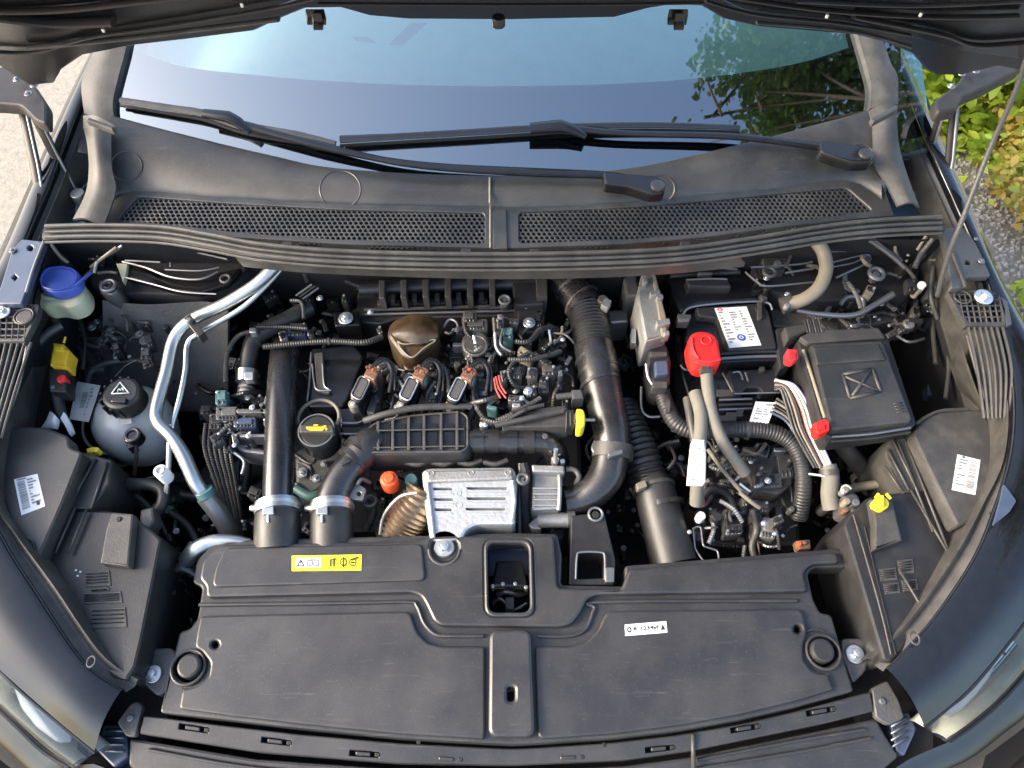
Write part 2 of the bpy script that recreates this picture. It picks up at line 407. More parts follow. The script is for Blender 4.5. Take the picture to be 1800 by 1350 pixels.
class Sticker:
    """quad corners px order: top-left, top-right, bottom-right, bottom-left"""
    def __init__(s, name, quad, z, m, parent, th=.0006, label=None):
        s.P = [U(p[0], p[1], z) for p in quad]; s.n = (s.P[1]-s.P[0]).cross(s.P[3]-s.P[0]).normalized()
        if s.n.z < 0: s.n = -s.n
        s.o = obj(name, g_quad(s.P, th), m, parent, smooth=0, label=label); s.th = th; s.k = 0
    def at(s, u, v, off):
        a, b, c, d = s.P; p = (a*(1-u)+b*u)*(1-v) + (d*(1-u)+c*u)*v; return p + s.n*off
    def rects(s, R, m, name='print', parent=None):
        s.k += 1; off = s.th + .0003 + .0002*s.k; V, Fc = [], []
        for u0, v0, u1, v1 in R:
            k = len(V); V += [s.at(u0, v1, off), s.at(u1, v1, off), s.at(u1, v0, off), s.at(u0, v0, off)]; Fc.append((k, k+1, k+2, k+3))
        return obj(name, (V, Fc), m, s.o, smooth=0)
    def shape(s, polys, m, name='print'):
        s.k += 1; off = s.th + .0003 + .0002*s.k; V, Fc = [], []
        for P in polys:
            k = len(V); V += [s.at(u, v, off) for u, v in P]; Fc.append(tuple(range(k, k+len(P))))
        return obj(name, (V, Fc), m, s.o, smooth=0)
    def text(s, body, u0, v0, u1, v1, m, name='lettering', rot=False):
        s.k += 1; off = s.th + .0003 + .0002*s.k; tv, Fc = text_geo(body); V = []
        for x, y in tv:
            if rot: uu, vv = u0+(u1-u0)*y, v0+(v1-v0)*x
            else: uu, vv = u0+(u1-u0)*x, v1+(v0-v1)*y
            V.append(s.at(uu, vv, off))
        return obj(name, (V, Fc), m, s.o, smooth=0)
def barcode(u0, v0, u1, v1, n=26, along='v', seed=1):
    r = random.Random(seed); out = []
    a, b = (v0, v1) if along == 'v' else (u0, u1); x = a; st = (b-a)/n
    while x < b - st:
        w_ = st*r.choice((.3, .5, .8)); out.append((u0, x, u1, x+w_) if along == 'v' else (x, v0, x+w_, v1)); x += w_ + st*r.choice((.3, .5))
    return out
def lines(u0, v0, u1, v1, n, seed=1, fill=.55):
    r = random.Random(seed); out = []; st = (v1-v0)/n
    for i in range(n):
        x = u0
        while x < u1-.02:
            w_ = r.uniform(.03, .12)*(u1-u0)/1.0; out.append((x, v0+i*st, min(u1, x+w_), v0+i*st+st*fill)); x += w_+.02*(u1-u0)
            if r.random() < .12: break
    return out
# bolt prototypes (mesh data shared)
def bolt_mesh():
    g = [g_lathe((0,0,0), [(1,0), (1,.15), (.92,.25), (.62,.25)], 20), g_lathe((0,0,.25), [(.55,0), (.55,.35), (.47,.45)], 6), g_lathe((0,0,.7), [(.28,0), (.28,.05), (.22,.10)], 10)]
    V, Fc = [], []
    for v, f in g:
        k = len(V); V += v; Fc += [tuple(i+k for i in q) for q in f]
    me = bpy.data.meshes.new('bolt'); me.from_pydata(V, [], Fc); me.shade_smooth(); me.set_sharp_from_angle(angle=radians(35)); return me
BM = {}
def bolt(px, py, z, r, parent, m=ZINC, name='bolt', tilt=None):
    if m.name not in BM:
        me = bolt_mesh(); me.materials.append(m); BM[m.name] = me
    o = bpy.data.objects.new(name, BM[m.name]); C.objects.link(o); c = U(px, py, z); o.parent = parent
    o.location = c - WL[parent.name]; WL[o.name] = c; s = r*tt(px, py, z); o.scale = (s, s, s); o.rotation_euler = (tilt or (0,0,random.random()*3))
    return o
# ================================================================== GROUND AND PLANTS
def wrow(r): return [U(*p) for p in r]
gp = obj('ground', ([(-60,-60,0),(60,-60,0),(60,60,0),(-60,60,0)], [(0,1,2,3)]), GROUND, smooth=0); tag(gp, kind='structure')
def leaves(c, rad, n, size, rng, squash=.7, clumps=14):
    cl = []
    for _ in range(clumps):
        a, b = rng.uniform(0, 2*pi), rng.uniform(-1, 1); k = rng.uniform(.35, .95); s = sqrt(1-b*b)
        cl.append((Vector((cos(a)*s*rad[0]*k, sin(a)*s*rad[1]*k, b*rad[2]*k)), rng.uniform(.22, .42)))
    V, Fc = [], []
    for i in range(n):
        cc, cr = rng.choice(cl); d = Vector((rng.gauss(0,1), rng.gauss(0,1), rng.gauss(0,1)*squash))*.55
        p = Vector(c) + cc + Vector((d.x*cr*rad[0], d.y*cr*rad[1], d.z*cr*rad[2]))
        if p.z < .01: p.z = rng.uniform(.01, .06)
        n_ = Vector((rng.gauss(0,.6), rng.gauss(0,.6), 1)).normalized(); t = Vector((rng.gauss(0,1), rng.gauss(0,1), rng.gauss(0,.35)))
        t = (t - n_*t.dot(n_)).normalized(); b = n_.cross(t); s = size*rng.choice((.4,.6,.8,1,1,1.3,1.6)); k = len(V)
        V += [p, p+t*s*.35+b*s*.30+n_*s*.05, p+t*s*.75+b*s*.22, p+t*s, p+t*s*.75-b*s*.22, p+t*s*.35-b*s*.30+n_*s*.05]
        Fc += [(k, k+5, k+4, k+3), (k, k+3, k+2, k+1)]
    return V, Fc
def shrub(name, label, cat, c, rad, n, size, m, seed, stems=14):
    rng = random.Random(seed); t = thing(name, label, cat, (c[0], c[1], 0))
    obj('foliage', leaves(c, rad, n, size, rng), m, t, smooth=0)
    S = []
    for i in range(stems):
        a = rng.uniform(0, 2*pi); k = rng.uniform(.2, .8)
        S.append(sweep([(c[0]+cos(a)*.05, c[1]+sin(a)*.05, 0, .008), (c[0]+cos(a)*rad[0]*k*.5, c[1]+sin(a)*rad[1]*k*.5, c[2]*.7, .006), (c[0]+cos(a)*rad[0]*k, c[1]+sin(a)*rad[1]*k, c[2]+rad[2]*.3, .003)], 5))
    obj('stem', S, BARK, t); return t
shrub('leafy_bush', 'bright green broad-leaved bush right beside the bonnet hinge', 'bush', (1.80, 2.5, .30), (.60, .58, .34), 9000, .055, LEAFG, 3)
shrub('tall_bush', 'pale green bush behind the hinge, farthest back along the verge', 'bush', (2.1, 3.9, .5), (.9, .8, .6), 9000, .07, LEAFG, 5)
shrub('golden_bush', 'golden yellow and ochre low plant beside the car, in front of the green bush', 'plant', (1.98, 1.98, .12), (.36, .42, .16), 11000, .030, LEAFY, 8)
shrub('low_green_plant', 'low green weed on the gravel at the right edge, lowest of the plants', 'plant', (1.90, 1.36, .08), (.24, .22, .12), 2500, .035, LEAFG, 11)
shrub('creeping_plant', 'yellow-green creeping plant between the golden plant and right edge', 'plant', (2.55, 1.9, .2), (.4, .9, .28), 7000, .045, LEAFG, 15)
gr = []
rr = random.Random(5)
for i in range(5200):
    x, y, s = rr.uniform(1.05, 2.0), rr.uniform(.6, 2.3), rr.uniform(.005, .014)
    V = [Vector((x+s*cos(a)*rr.uniform(.7,1.2), y+s*sin(a)*rr.uniform(.7,1.2), h)) for h, k in ((0,1),) for a in (0,1.26,2.5,3.8,5.0)] + [Vector((x, y, s*.8))]
    gr.append((V, [(0,1,5),(1,2,5),(2,3,5),(3,4,5),(4,0,5)]))
tag(obj('gravel', gr, mat('grey_gravel', (.30,.29,.28), .9, vs=15, dust=.5, dcol=(.14,.13,.12)), smooth=0), kind='stuff')
# tree beside the car: only its reflection in the windscreen is in the picture
def tree():
    P = UG(1405, 150); d = Vector(ray(1405, 150)).normalized()
    n = Vector((2*GS*GK*P.x, -GS, 1)).normalized(); r = d - 2*d.dot(n)*n
    c = P + r*5.2
    t = thing('overhanging_tree', 'dark leafy tree reflected in the right side of the windscreen', 'tree', (c.x+2.2, c.y+.6, 0))
    rng = random.Random(4)
    tr = [sweep([(c.x+2.2, c.y+.6, 0, .16), (c.x+2.0, c.y+.5, 2.2, .12), (c.x+1.5, c.y+.3, 4.0, .06), (c.x+.7, c.y, c.z, .02), (c.x, c.y-.1, c.z+.3, .006)], 10)]
    for i in range(12):
        k = rng.uniform(.55, 1.6); b = Vector((c.x+2.2-2.0*k, c.y+.5-.5*k, min(c.z, 2+2.5*k))); e = c + Vector((rng.uniform(-1.0, 1.6), rng.uniform(-1, 1), rng.uniform(-.5, .9)))
        tr.append(sweep([(*b, .014), (*((b+e)/2+Vector((0,0,.15))), .009), (*e, .003)], 6))
    obj('trunk', tr, BARK, t)
    obj('crown', [leaves(c + Vector((-.12, .0, .1)), (.75, .95, .6), 6500, .055, rng, 1, 26), leaves(c+Vector((1.3,.2,-.1)), (1.1,1.2,.8), 7000, .07, rng, 1, 20)], LEAFT, t, smooth=0)
tree()
# ================================================================== CAR BODY
car = thing('car', 'black car seen from the front with its bonnet open over the engine bay', 'car', (0, .6, 0))
LI = [(212,1215,.885),(145,1168,.91),(60,1045,.94),(0,950,.955),(-40,850,.965),(-30,700,.98),(-5,560,1.0),(35,440,1.02),(85,320,1.045),(140,180,1.08),(178,90,1.10)]
LO = [(166,1320,.845),(100,1266,.87),(0,1178,.905),(-80,1100,.925),(-150,950,.945),(-150,800,.96),(-100,640,.98),(-10,460,1.0),(52,322,1.035),(120,170,1.07),(160,90,1.09)]
RI = [(1562,1178,.885),(1640,1095,.91),(1715,985,.935),(1752,900,.95),(1782,800,.965),(1788,700,.98),(1772,600,1.0),(1725,460,1.02),(1675,345,1.045),(1615,210,1.08),(1572,90,1.10)]
RO = [(1625,1276,.845),(1705,1208,.87),(1800,1092,.905),(1880,980,.93),(1920,850,.95),(1910,720,.965),(1850,640,.98),(1765,500,1.0),(1700,345,1.035),(1633,195,1.07),(1588,90,1.09)]
def fender(I, O, s):
    a, b = wrow(I), wrow(O)
    m = [(p+q)/2 + Vector((0,0,.012*min(1, (p-q).length/.1))) for p, q in zip(a, b)]
    d0 = [p + Vector((s*.012, 0, -.035)) for p in b]; d1 = [p + Vector((s*.03, 0, -.13)) for p in b]; d2 = [Vector((p.x+s*.02, p.y, .35)) for p in b]
    lip = [p + Vector((-s*.003, 0, -.010)) for p in a]; lip2 = [p + Vector((-s*.001, 0, -.03)) for p in a]
    g = g_loft([lip, a, m, b], 70, 5, world=True, flip=s > 0)
    g2 = g_loft([b[3:], d0[3:], d1[3:], d2[3:]], 60, 5, world=True, flip=s > 0)
    g3 = g_loft([lip2, lip], 70, 1, world=True, flip=s > 0)
    f = obj('fender', [g, g2, g3], PAINT, car, smooth=60)
    # gutter strip along the inner edge of the wing
    k0 = a; off = []
    for i, p in enumerate(a):
        wd = .022 if i < 3 else (.010 if i < 6 else .018)
        off.append(p + Vector((-s*wd*(.8 if i < 3 else 1), (.018 if i < 4 else 0), -.016)))
    top = [p + Vector((-s*.002, 0, -.012)) for p in a]; dn = [p + Vector((-s*.004, 0, -.10)) for p in off]
    obj('gutter', g_loft([top, [(p+q)/2+Vector((0,0,-.004)) for p, q in zip(top, off)], off, dn], 70, 4, world=True, flip=s > 0), PLD, car, smooth=60)
    # hinge-side drop panel down into the bay
    e = [Vector((p.x, p.y, p.z)) for p in dn]; lo = [Vector((p.x+s*.02, p.y, .45)) for p in dn]
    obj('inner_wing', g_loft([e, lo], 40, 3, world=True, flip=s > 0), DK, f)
    return a
fender(LI, LO, -1); fender(RI, RO, 1)
# slots in the gutters
for q in ((160,1163,-40),): obj('clip_slot', g_torus(q[0], q[1], .922, 7, 1.5, 16, 6, wy=1.3), PLD, car)
for P in ([(150,1185),(262,1165),(300,1240),(290,1275),(235,1370),(130,1370)], [(1480,1120),(1560,1170),(1640,1290),(1640,1360),(1560,1380),(1500,1240)]): obj('corner_dark_sheet', g_plate(P, .775, .02, 0), DK, car)  # black sheets added to paint the corner gaps dark
obj('clip_slot', g_torus(1608, 1122, .912, 8, 1.6, 16, 6, wy=1.3), PLD, car); obj('clip_slot', g_disc(1745, 903, .938, 5, .004, 16), DK, car)
obj('wing_tab', g_plate([(1765,850),(1787,880),(1775,900),(1745,925),(1758,880)], (.962,0,0), .003, .001, rc=4), PAINTB, car)
# headlights
def headlight(s, top, bot):
    a, b = wrow(top), wrow(bot); a = [p + Vector((0,0,-.003)) for p in a]
    mid = [(p+q)/2 + Vector((0,-.010,.014)) for p, q in zip(a, b)]
    h = obj('headlight', g_loft([a, mid, b], 30, 8, world=True, flip=s > 0), LENS, car, smooth=80)
    a2 = [p + Vector((-s*.004, .012, -.03)) for p in a]; b2 = [p+Vector((-s*.006,.012,-.02)) for p in b]
    obj('housing', g_loft([a, a2, [(p+q)/2+Vector((0,0,-.05)) for p, q in zip(a2, b2)], b2, b], 30, 5, world=True, flip=s > 0), LAMP, h, smooth=70)
    if s < 0: SP, pl = [(22,1207),(40,1212),(100,1260),(122,1284),(120,1304),(98,1304),(62,1278),(36,1245)], plane3((30,1215,.874),(110,1295,.850),(40,1280,.842))
    else: SP, pl = [(1652,1248),(1700,1202),(1740,1168),(1752,1168),(1740,1192),(1718,1220),(1690,1250),(1670,1258)], plane3((1750,1160,.876),(1660,1255,.850),(1735,1240,.842))
    obj('white_strip', g_plate(SP, pl, .008, .003, rc=6), LAMPW, h)  # white strip inside the lamp
    d = [(p*.30+q*.70) + Vector((0,0,-.016)) for p, q in zip(a2, b2)]
    obj('reflector', sweep([(*p, .008) for p in d[1:-1]], 10, flat=.6), CHR, h)
    for k in range(5):
        u = (k+.6)/5; m_ = a2[0]*(1-u)+a2[-2]*u; n_ = b2[0]*(1-u)+b2[-2]*u; v_ = m_*.45+n_*.55; obj('inner_fin', sweep([(v_.x, v_.y+.012, v_.z-.022, .0025), (v_.x, v_.y-.014, v_.z-.020, .0025)], 6, smooth=False), PLD, h)
    obj('surround', sweep([(*p, .0035) for p in a], 8), PLG, h); obj('surround', sweep([(*p, .004) for p in b], 8), PLG, h)
HLt = [(166,1322,.843),(100,1268,.868),(50,1226,.885),(0,1180,.902),(-80,1102,.92)]; HLb = [(122,1348,.80),(75,1318,.81),(30,1275,.83),(-20,1228,.85),(-100,1160,.88)]
HRt = [(1627,1278,.843),(1665,1245,.855),(1712,1204,.87),(1800,1096,.903),(1870,1000,.925)]; HRb = [(1668,1302,.80),(1712,1272,.81),(1765,1225,.83),(1830,1150,.85),(1920,1040,.89)]
headlight(-1, HLt, HLb); headlight(1, HRt, HRb)
def bumper():
    def side(B, s):
        a = [p+Vector((0,.0,-.006)) for p in wrow(B)]
        return a
    L = side([(-100,1160,.88),(-20,1228,.85),(30,1275,.83),(75,1318,.81),(122,1350,.80),(170,1345,.80)], -1)[::1]
    R = side([(1600,1335,.80),(1668,1305,.80),(1712,1274,.81),(1765,1227,.83),(1830,1152,.85),(1920,1042,.89)], 1)
    top = L + [Vector((-.40,-.005,.79)), Vector((0,-.03,.78)), Vector((.40,-.005,.79))] + R
    def push(p, dx, dy, z):
        dx, dy = dx*2.2, dy*1.6 
        k = abs(p.x)/.75; return Vector((p.x + (dx*k if p.x > 0 else -dx*k), p.y - dy*(1.15-k*.5), z))
    r1 = [push(p, .03, .03, p.z-.045) for p in top]; r2 = [push(p, .045, .06, p.z-.16) for p in top]; r3 = [push(p, .04, .05, .35) for p in top]
    obj('bumper', g_loft([top, r1, r2, r3], 90, 6, world=True, flip=True), PAINT, car, smooth=70)
bumper()
# ---- windscreen, frit, dashboard
V, Fc = [], []; NX, NY = 40, 16
for i in range(NX+1):
    x = -.715 + 1.43*i/NX
    for j in range(NY+1):
        y = .90 + .17*x*x + .90*j/NY; V.append(Vector((x, y, gz(x, y))))
for i in range(NX):
    for j in range(NY): a = i*(NY+1)+j; Fc.append((a, a+NY+1, a+NY+2, a+1))
ws = obj('windscreen', (V, Fc), GLASS, car, smooth=80)
top = [UG(p[0], p[1], -.006) for p in ((180,60),(300,112),(450,132),(620,145),(800,151),(1000,150),(1200,140),(1380,116),(1480,88),(1560,55))]
bot = [Vector((p.x*1.05, .905+.17*p.x**2, gz(p.x, .905+.17*p.x**2)-.006)) for p in top]
obj('frit_band', g_loft([bot, top], 40, 6, world=True), FRIT, ws, smooth=80)
obj('dashboard', g_loft([[(-.78,1.0,.98),(0,.95,.98),(.78,1.0,.98)],[(-.78,1.3,1.08),(0,1.3,1.10),(.78,1.3,1.08)],[(-.78,1.75,1.12),(0,1.75,1.14),(.78,1.75,1.12)],[(-.78,1.85,.8),(0,1.85,.8),(.78,1.85,.8)]], 20, 5, world=True), DASH, car)
for s in (-1, 1):
    obj('door_side', g_loft([[(s*.70,.98,1.02),(s*.70,1.4,1.22),(s*.70,1.9,1.35)],[(s*.715,.98,.9),(s*.72,1.4,.9),(s*.72,1.9,.9)],[(s*.88,1.12,.92),(s*.90,1.4,.92),(s*.90,1.9,.92)],[(s*.90,1.12,.35),(s*.91,1.4,.35),(s*.91,1.9,.35)]], 12, 4, world=True), PAINT, car, smooth=50)
def Wp(px, py, off=.0): q = UG(px, py, off); return q
# small white slips just below the glass
def glass_quad(P, m, nm):
    obj(nm, g_quad([UG(p[0], p[1], -.02) for p in P]), m, car, smooth=0)
glass_quad([(684,78),(722,40),(752,40),(708,80)], WHT, 'white_slip'); glass_quad([(618,64),(650,66),(662,76),(626,72)], WHT, 'white_slip')
# ---- pillar trims
def strip(name, A, B, m, n=26, bulge=.010, parent=car, th=.004):
    a, b = wrow(A), wrow(B)
    if name == 'pillar_trim': a, b = [UG(p[0], p[1], .012) for p in A], [UG(p[0], p[1], .012) for p in B]
    mid = [(p+q)/2 + Vector((0,0,bulge)) for p, q in zip(a, b)]
    return obj(name, thicken(g_loft([a, mid, b], n, 4, world=True, flip=True), th), m, parent, smooth=45)
strip('pillar_trim', [(172,40,1.200),(162,95,1.180),(146,135,1.165),(143,160,1.155),(148,200,1.140)], [(232,20,1.215),(221,85,1.185),(208,135,1.170),(198,182,1.155),(204,222,1.140)], TRIM, bulge=.005, th=.035)
strip('pillar_cover', [(146,203,1.130),(147,225,1.120),(153,253,1.110),(156,296,1.095),(150,340,1.080),(128,385,1.065)], [(204,222,1.130),(196,235,1.120),(195,262,1.110),(197,300,1.100),(203,335,1.085),(182,397,1.065)], TRIM)
strip('pillar_trim', [(1500,30,1.205),(1512,75,1.185),(1526,125,1.170),(1532,155,1.160),(1528,192,1.140)], [(1540,30,1.205),(1556,80,1.180),(1566,110,1.170),(1578,135,1.160),(1579,183,1.140)], TRIM, bulge=.005, th=.035)
strip('pillar_cover', [(1528,194,1.130),(1534,218,1.120),(1535,250,1.110),(1537,285,1.100),(1560,325,1.085),(1578,362,1.075)], [(1578,185,1.130),(1577,212,1.120),(1580,250,1.110),(1588,285,1.095),(1606,338,1.080),(1616,363,1.075)], TRIM)
obj('corner_gusset', g_plate([(155,205),(200,222),(197,228),(152,212)], 1.162, .01, .002), TRIM, car)
obj('corner_gusset', g_plate([(1531,207),(1576,184),(1578,192),(1535,215)], 1.162, .01, .002), TRIM, car)
# dark blue body shell in both rear corners, with seams
for s, P in ((-1, [(70,392),(88,300),(110,215),(150,170),(175,300),(150,392)]), (1, [(1550,382),(1560,270),(1580,170),(1625,220),(1680,360),(1690,395)])):
    sh = obj('hinge_shelf', g_plate(P, .985, .05, .003), TEAL, car)
for P in ([(100,300,1.0),(125,262,1.0),(160,265,1.0)], [(105,345,1.0),(130,310,1.0),(160,312,1.0)], [(135,375,1.0),(140,340,1.0),(160,318,1.0)],
          [(1570,262,1.0),(1600,255,1.0),(1620,280,1.0)], [(1560,288,1.0),(1585,285,1.0)], [(1580,300,1.0),(1590,325,1.0),(1612,345,1.0)], [(1600,335,1.0),(1640,345,1.0)]):
    obj('body_seam', T(P, 3, 8), PAINTB, car)
rr = random.Random(31)
for i in range(26):
    px, py = (rr.uniform(108,150), rr.uniform(210,290)) if i % 2 else (rr.uniform(1568,1605), rr.uniform(150,265))
    obj('shell_clip', g_box(px, py, 1.0+rr.uniform(0,.02), rr.uniform(5,14), rr.uniform(4,10), .02, rr.uniform(-40,40)), rr.choice((PAINTB, DK, PLG, PAINTB, PL)), car)
# ---- bonnet
BN = (2.398, -1.19, 0)
bpts = [(-170,150),(0,118),(52,152),(98,148),(112,124),(150,99),(240,82),(330,72),(450,57),(500,34),(540,18),(600,17),(650,31),(720,37),(900,38),(1080,34),(1140,18),(1180,12),(1230,14),(1268,36),(1330,50),(1500,64),(1556,78),(1600,97),(1622,122),(1642,134),(1690,133),(1750,118),(1960,160),(1960,-420),(-170,-420)]
bon = obj('bonnet', g_plate(bpts, BN, .03, .006, under=True), UNDER, car)
BU = lambda d: (BN[0]-d, BN[1], 0)
sk = obj('inner_frame', g_plate([(-160,100),(60,98),(150,72),(330,48),(480,20),(560,-8),(900,-6),(1240,-8),(1300,22),(1480,40),(1600,70),(1700,96),(1940,120),(1940,-400),(-160,-400)], BU(.022), .02, .006, under=True, rc=20), PLG, bon)
for P, r, m in (([(-50,88),(60,92),(160,66),(330,40),(480,14),(560,-4)], 5, PL), ([(-50,20),(100,18),(250,2),(400,-14)], 9, UNDER), ([(50,84),(200,70),(380,48),(490,34)], 7, TRIM), ([(0,30),(100,40),(200,38)], 14, HIN), ([(560,6),(700,7),(900,8),(1100,7),(1240,5)], 4, UNDER),
                ([(1240,2),(1330,26),(1480,42),(1600,62)], 5, PL), ([(1280,-6),(1450,18),(1640,30),(1790,28)], 7, UNDER), ([(1330,40),(1500,56),(1600,82)], 5, TRIM), ([(1500,30),(1650,60),(1720,80),(1850,70)], 7, UNDER), ([(1400,2),(1600,10),(1800,2)], 6, PL)):
    obj('stiffening_rib', g_tube([(x, y, BU(.03), r) for x, y in P], 10, flat=.5), m, bon)  # paler trim-coloured ribs stand in for highlights along the ridges
for px in (553, 1193):
    obj('washer_jet', [g_box(px, 22, BU(.02), 34, 14, .010), g_box(px+3, 30, BU(.03), 18, 16, .010)], PLG, bon)
obj('bonnet_badge_clip', g_disc(876, 29, BU(.028), 12, .01), PLG, bon)
for px, py in ((424,5),(180,50),(1620,22),(1455,25)): obj('drain_hole', g_disc(px, py, BU(.032), 3, .004, 12), ZINC, bon)
# hinges
def link(P, r, flat=.6): return T(P, r, 10, flat=flat, smooth=False)
for s, arms, br in ((-1, ([(40,190,1.12),(62,290,1.06),(78,385,1.0)], [(66,212,1.12),(95,270,1.06),(135,345,.995)]), [(-40,118),(22,116),(62,150),(82,180),(82,218),(62,212),(36,185),(0,182),(-40,180)]),
                    (1, ([(1656,195,1.12),(1640,245,1.07),(1612,312,1.0)], [(1678,190,1.12),(1670,280,1.06),(1655,362,1.0)]), [(1760,80),(1800,78),(1800,118),(1730,155),(1690,172),(1682,192),(1648,198),(1642,176),(1682,148),(1700,120)])):
    for A in arms:
        h = obj('bonnet_hinge_arm', [link(A, 9), ], HIN, car); obj('hinge_edge', link([(a+5, b, c+.006) for a, b, c in A], 2.5, 1), STEEL, h)
    obj('hinge_bracket', g_plate(br, 1.15, .02, .004, rc=8), HIN, car)
    c = arms[0][-1]; obj('hinge_pivot', g_disc(arms[1][-1][0], arms[1][-1][1]-6, 1.02, 12, .02), STEEL, car)
for P in ((1672,152),(1690,130),(1715,125),(60,150),(30,140),(50,165)): bolt(P[0], P[1], 1.16, 7, car, STEEL, 'hinge_bolt')
obj('bonnet_stay', T([(1812,70,1.36),(1785,160,1.30),(1740,262,1.22),(1690,390,1.13),(1665,455,1.07),(1648,520,1.0)], 4.5, 10), CASTD, car)
obj('stay_pivot', [g_disc(1650, 500, .94, 9, .05), T([(1640,470,.95),(1636,520,.93),(1648,560,.9)], 4)], CASTD, car)
# ---- cowl
CP = plane3((862,435,1.045), (200,395,1.05), (1560,385,1.05))
CP = (CP[0], CP[1], 0)
cu = [(196,206,1.118),(330,240,1.100),(480,275,1.085),(600,297,1.077),(860,309,1.074),(1090,297,1.077),(1300,255,1.094),(1430,222,1.108),(1547,192,1.122)]
zc = lambda p: zz(CP, 0, 0)
def onp(P, pl, d=0): return [U(p[0], p[1], (pl[0]+d, pl[1], pl[2])) for p in P]
g1 = [(235,338),(400,350),(600,361),(862,367)]; g2 = [(908,366),(1100,357),(1250,345),(1380,332),(1492,321)]
b1 = [(188,393),(300,402),(420,417),(600,429),(862,436)]; b2 = [(905,436),(1100,429),(1240,417),(1380,398),(1562,378)]
mid = onp([(190,350),(235,330),(400,342),(600,353),(862,359),(1000,358),(1200,342),(1380,324),(1492,312),(1550,345)], CP, .004)
cw = obj('cowl_panel', g_loft([[U(*p) - Vector((0,.0,.008)) for p in cu], wrow(cu), [(a+b)/2 + Vector((0,0,.006)) for a, b in zip(resample(catmull([tuple(q) for q in wrow(cu)],6),20)[0] and [Vector(q) for q in resample(catmull([tuple(q) for q in wrow(cu)],6),20)[0]], [Vector(q) for q in resample(catmull([tuple(q) for q in mid],6),20)[0]])], mid, onp([(190,372),(235,348),(400,358),(600,369),(862,376),(1000,375),(1200,359),(1380,341),(1492,329),(1560,365)], CP, -.014)], 60, 6, world=True, flip=True), COWL, car, smooth=60)
H1 = [(242,345),(400,357),(600,368),(852,374),(852,428),(600,421),(430,409),(300,394),(205,386)]
H2 = [(912,373),(1100,364),(1250,352),(1380,339),(1488,329),(1535,370),(1380,390),(1240,409),(1100,420),(912,427)]
frame = g1[:] and [(183,396),(170,330),(232,328)] + [(400,340),(600,351),(862,357),(1000,356),(1200,341),(1380,323),(1492,311),(1552,325),(1572,378)] + b2[::-1][1:] + b1[::-1][:-1]
gf = obj('grille_frame', g_plate(frame, CP, .02, .0015, holes=[roundc(H1, 8), roundc(H2, 8)]), COWL, cw)
def inpoly(x, y, P):
    c = False; j = len(P)-1
    for i in range(len(P)):
        if (P[i][1] > y) != (P[j][1] > y) and x < (P[j][0]-P[i][0])*(y-P[i][1])/(P[j][1]-P[i][1])+P[i][0]: c = not c
        j = i
    return c
def honeycomb(H, pl, d, pitch, rin, parent, m):
    P = [tuple(U(p[0], p[1], pl)[:2]) for p in H]; x0, x1 = min(p[0] for p in P)-.01, max(p[0] for p in P)+.01; y0, y1 = min(p[1] for p in P)-.01, max(p[1] for p in P)+.01
    V, Fc = [], []; ro = pitch/sqrt(3); r = 0; y = y0
    cx, cy = sum(p[0] for p in P)/len(P), sum(p[1] for p in P)/len(P)
    while y < y1:
        x = x0 + (pitch/2 if r % 2 else 0)
        while x < x1:
            if inpoly(x + (cx-x)*.0, y, P) or any(inpoly(x+dx, y+dy, P) for dx, dy in ((pitch,0),(-pitch,0),(0,pitch),(0,-pitch))):
                k = len(V)
                for q in range(6):
                    a = radians(30+60*q); X, Y = x+cos(a)*ro, y+sin(a)*ro; V.append(Vector((X, Y, zz(pl, X, Y)-d)))
                for q in range(6):
                    a = radians(30+60*q); X, Y = x+cos(a)*rin, y+sin(a)*rin; V.append(Vector((X, Y, zz(pl, X, Y)-d-.0004)))
                for q in range(6):
                    a = radians(30+60*q); X, Y = x+cos(a)*rin, y+sin(a)*rin; V.append(Vector((X, Y, zz(pl, X, Y)-d-.005)))
                for q in range(6):
                    j = (q+1) % 6; Fc += [(k+q, k+j, k+6+j, k+6+q), (k+6+q, k+6+j, k+12+j, k+12+q)]
            x += pitch
        y += pitch*sqrt(3)/2; r += 1
    return obj('grille_mesh', (V, Fc), m, parent, smooth=0)
honeycomb(H1, CP, .003, .0088, .0034, cw, COWL); honeycomb(H2, CP, .003, .0088, .0034, cw, COWL)
obj('grille_backing', g_plate([(195,340),(440,350),(440,425),(180,400)], (CP[0]-.011, CP[1], 0), .004, 0), COWL, cw)
obj('grille_backing', g_plate([(1390,325),(1500,318),(1560,385),(1300,415)], (CP[0]-.011, CP[1], 0), .004, 0), COWL, cw)
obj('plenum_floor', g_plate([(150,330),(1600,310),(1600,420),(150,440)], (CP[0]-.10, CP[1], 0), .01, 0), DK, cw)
obj('panel_joint', T([(861,312,1.077),(861,357,1.066),(862,368,CP),(862,436,CP)], 2.2, 6, smooth=False), TANH, cw)
obj('centre_strap', g_plate([(866,368),(890,368),(892,437),(866,437)], (CP[0]+.004, CP[1], 0), .006, .0015), COWL, cw)
from mathutils.bvhtree import BVHTree
cbv = BVHTree.FromPolygons([v.co + WL[cw.name] for v in cw.data.vertices], [tuple(p.vertices) for p in cw.data.polygons])
def onc(px, py):
    h = cbv.ray_cast(Vector((0,0,CZ)), Vector(ray(px, py)).normalized())[0]; return h.z if h else 1.08
def cring(px, py, R_, r_, n_=28):
    P = [(px+R_*cos(2*pi*k/n_), py+R_*.92*sin(2*pi*k/n_)) for k in range(n_+1)]; P = [(x, y, onc(x, y)) for x, y in P if cbv.ray_cast(Vector((0,0,CZ)), Vector(ray(x, y)).normalized())[0]]
    obj('embossed_ring', T(P, r_, 6), COWL, cw)
cring(222, 292, 28, 1.6); cring(598, 333, 36, 1.3); cring(1160, 332, 26, 2.2); cring(1512, 275, 24, 1.8)
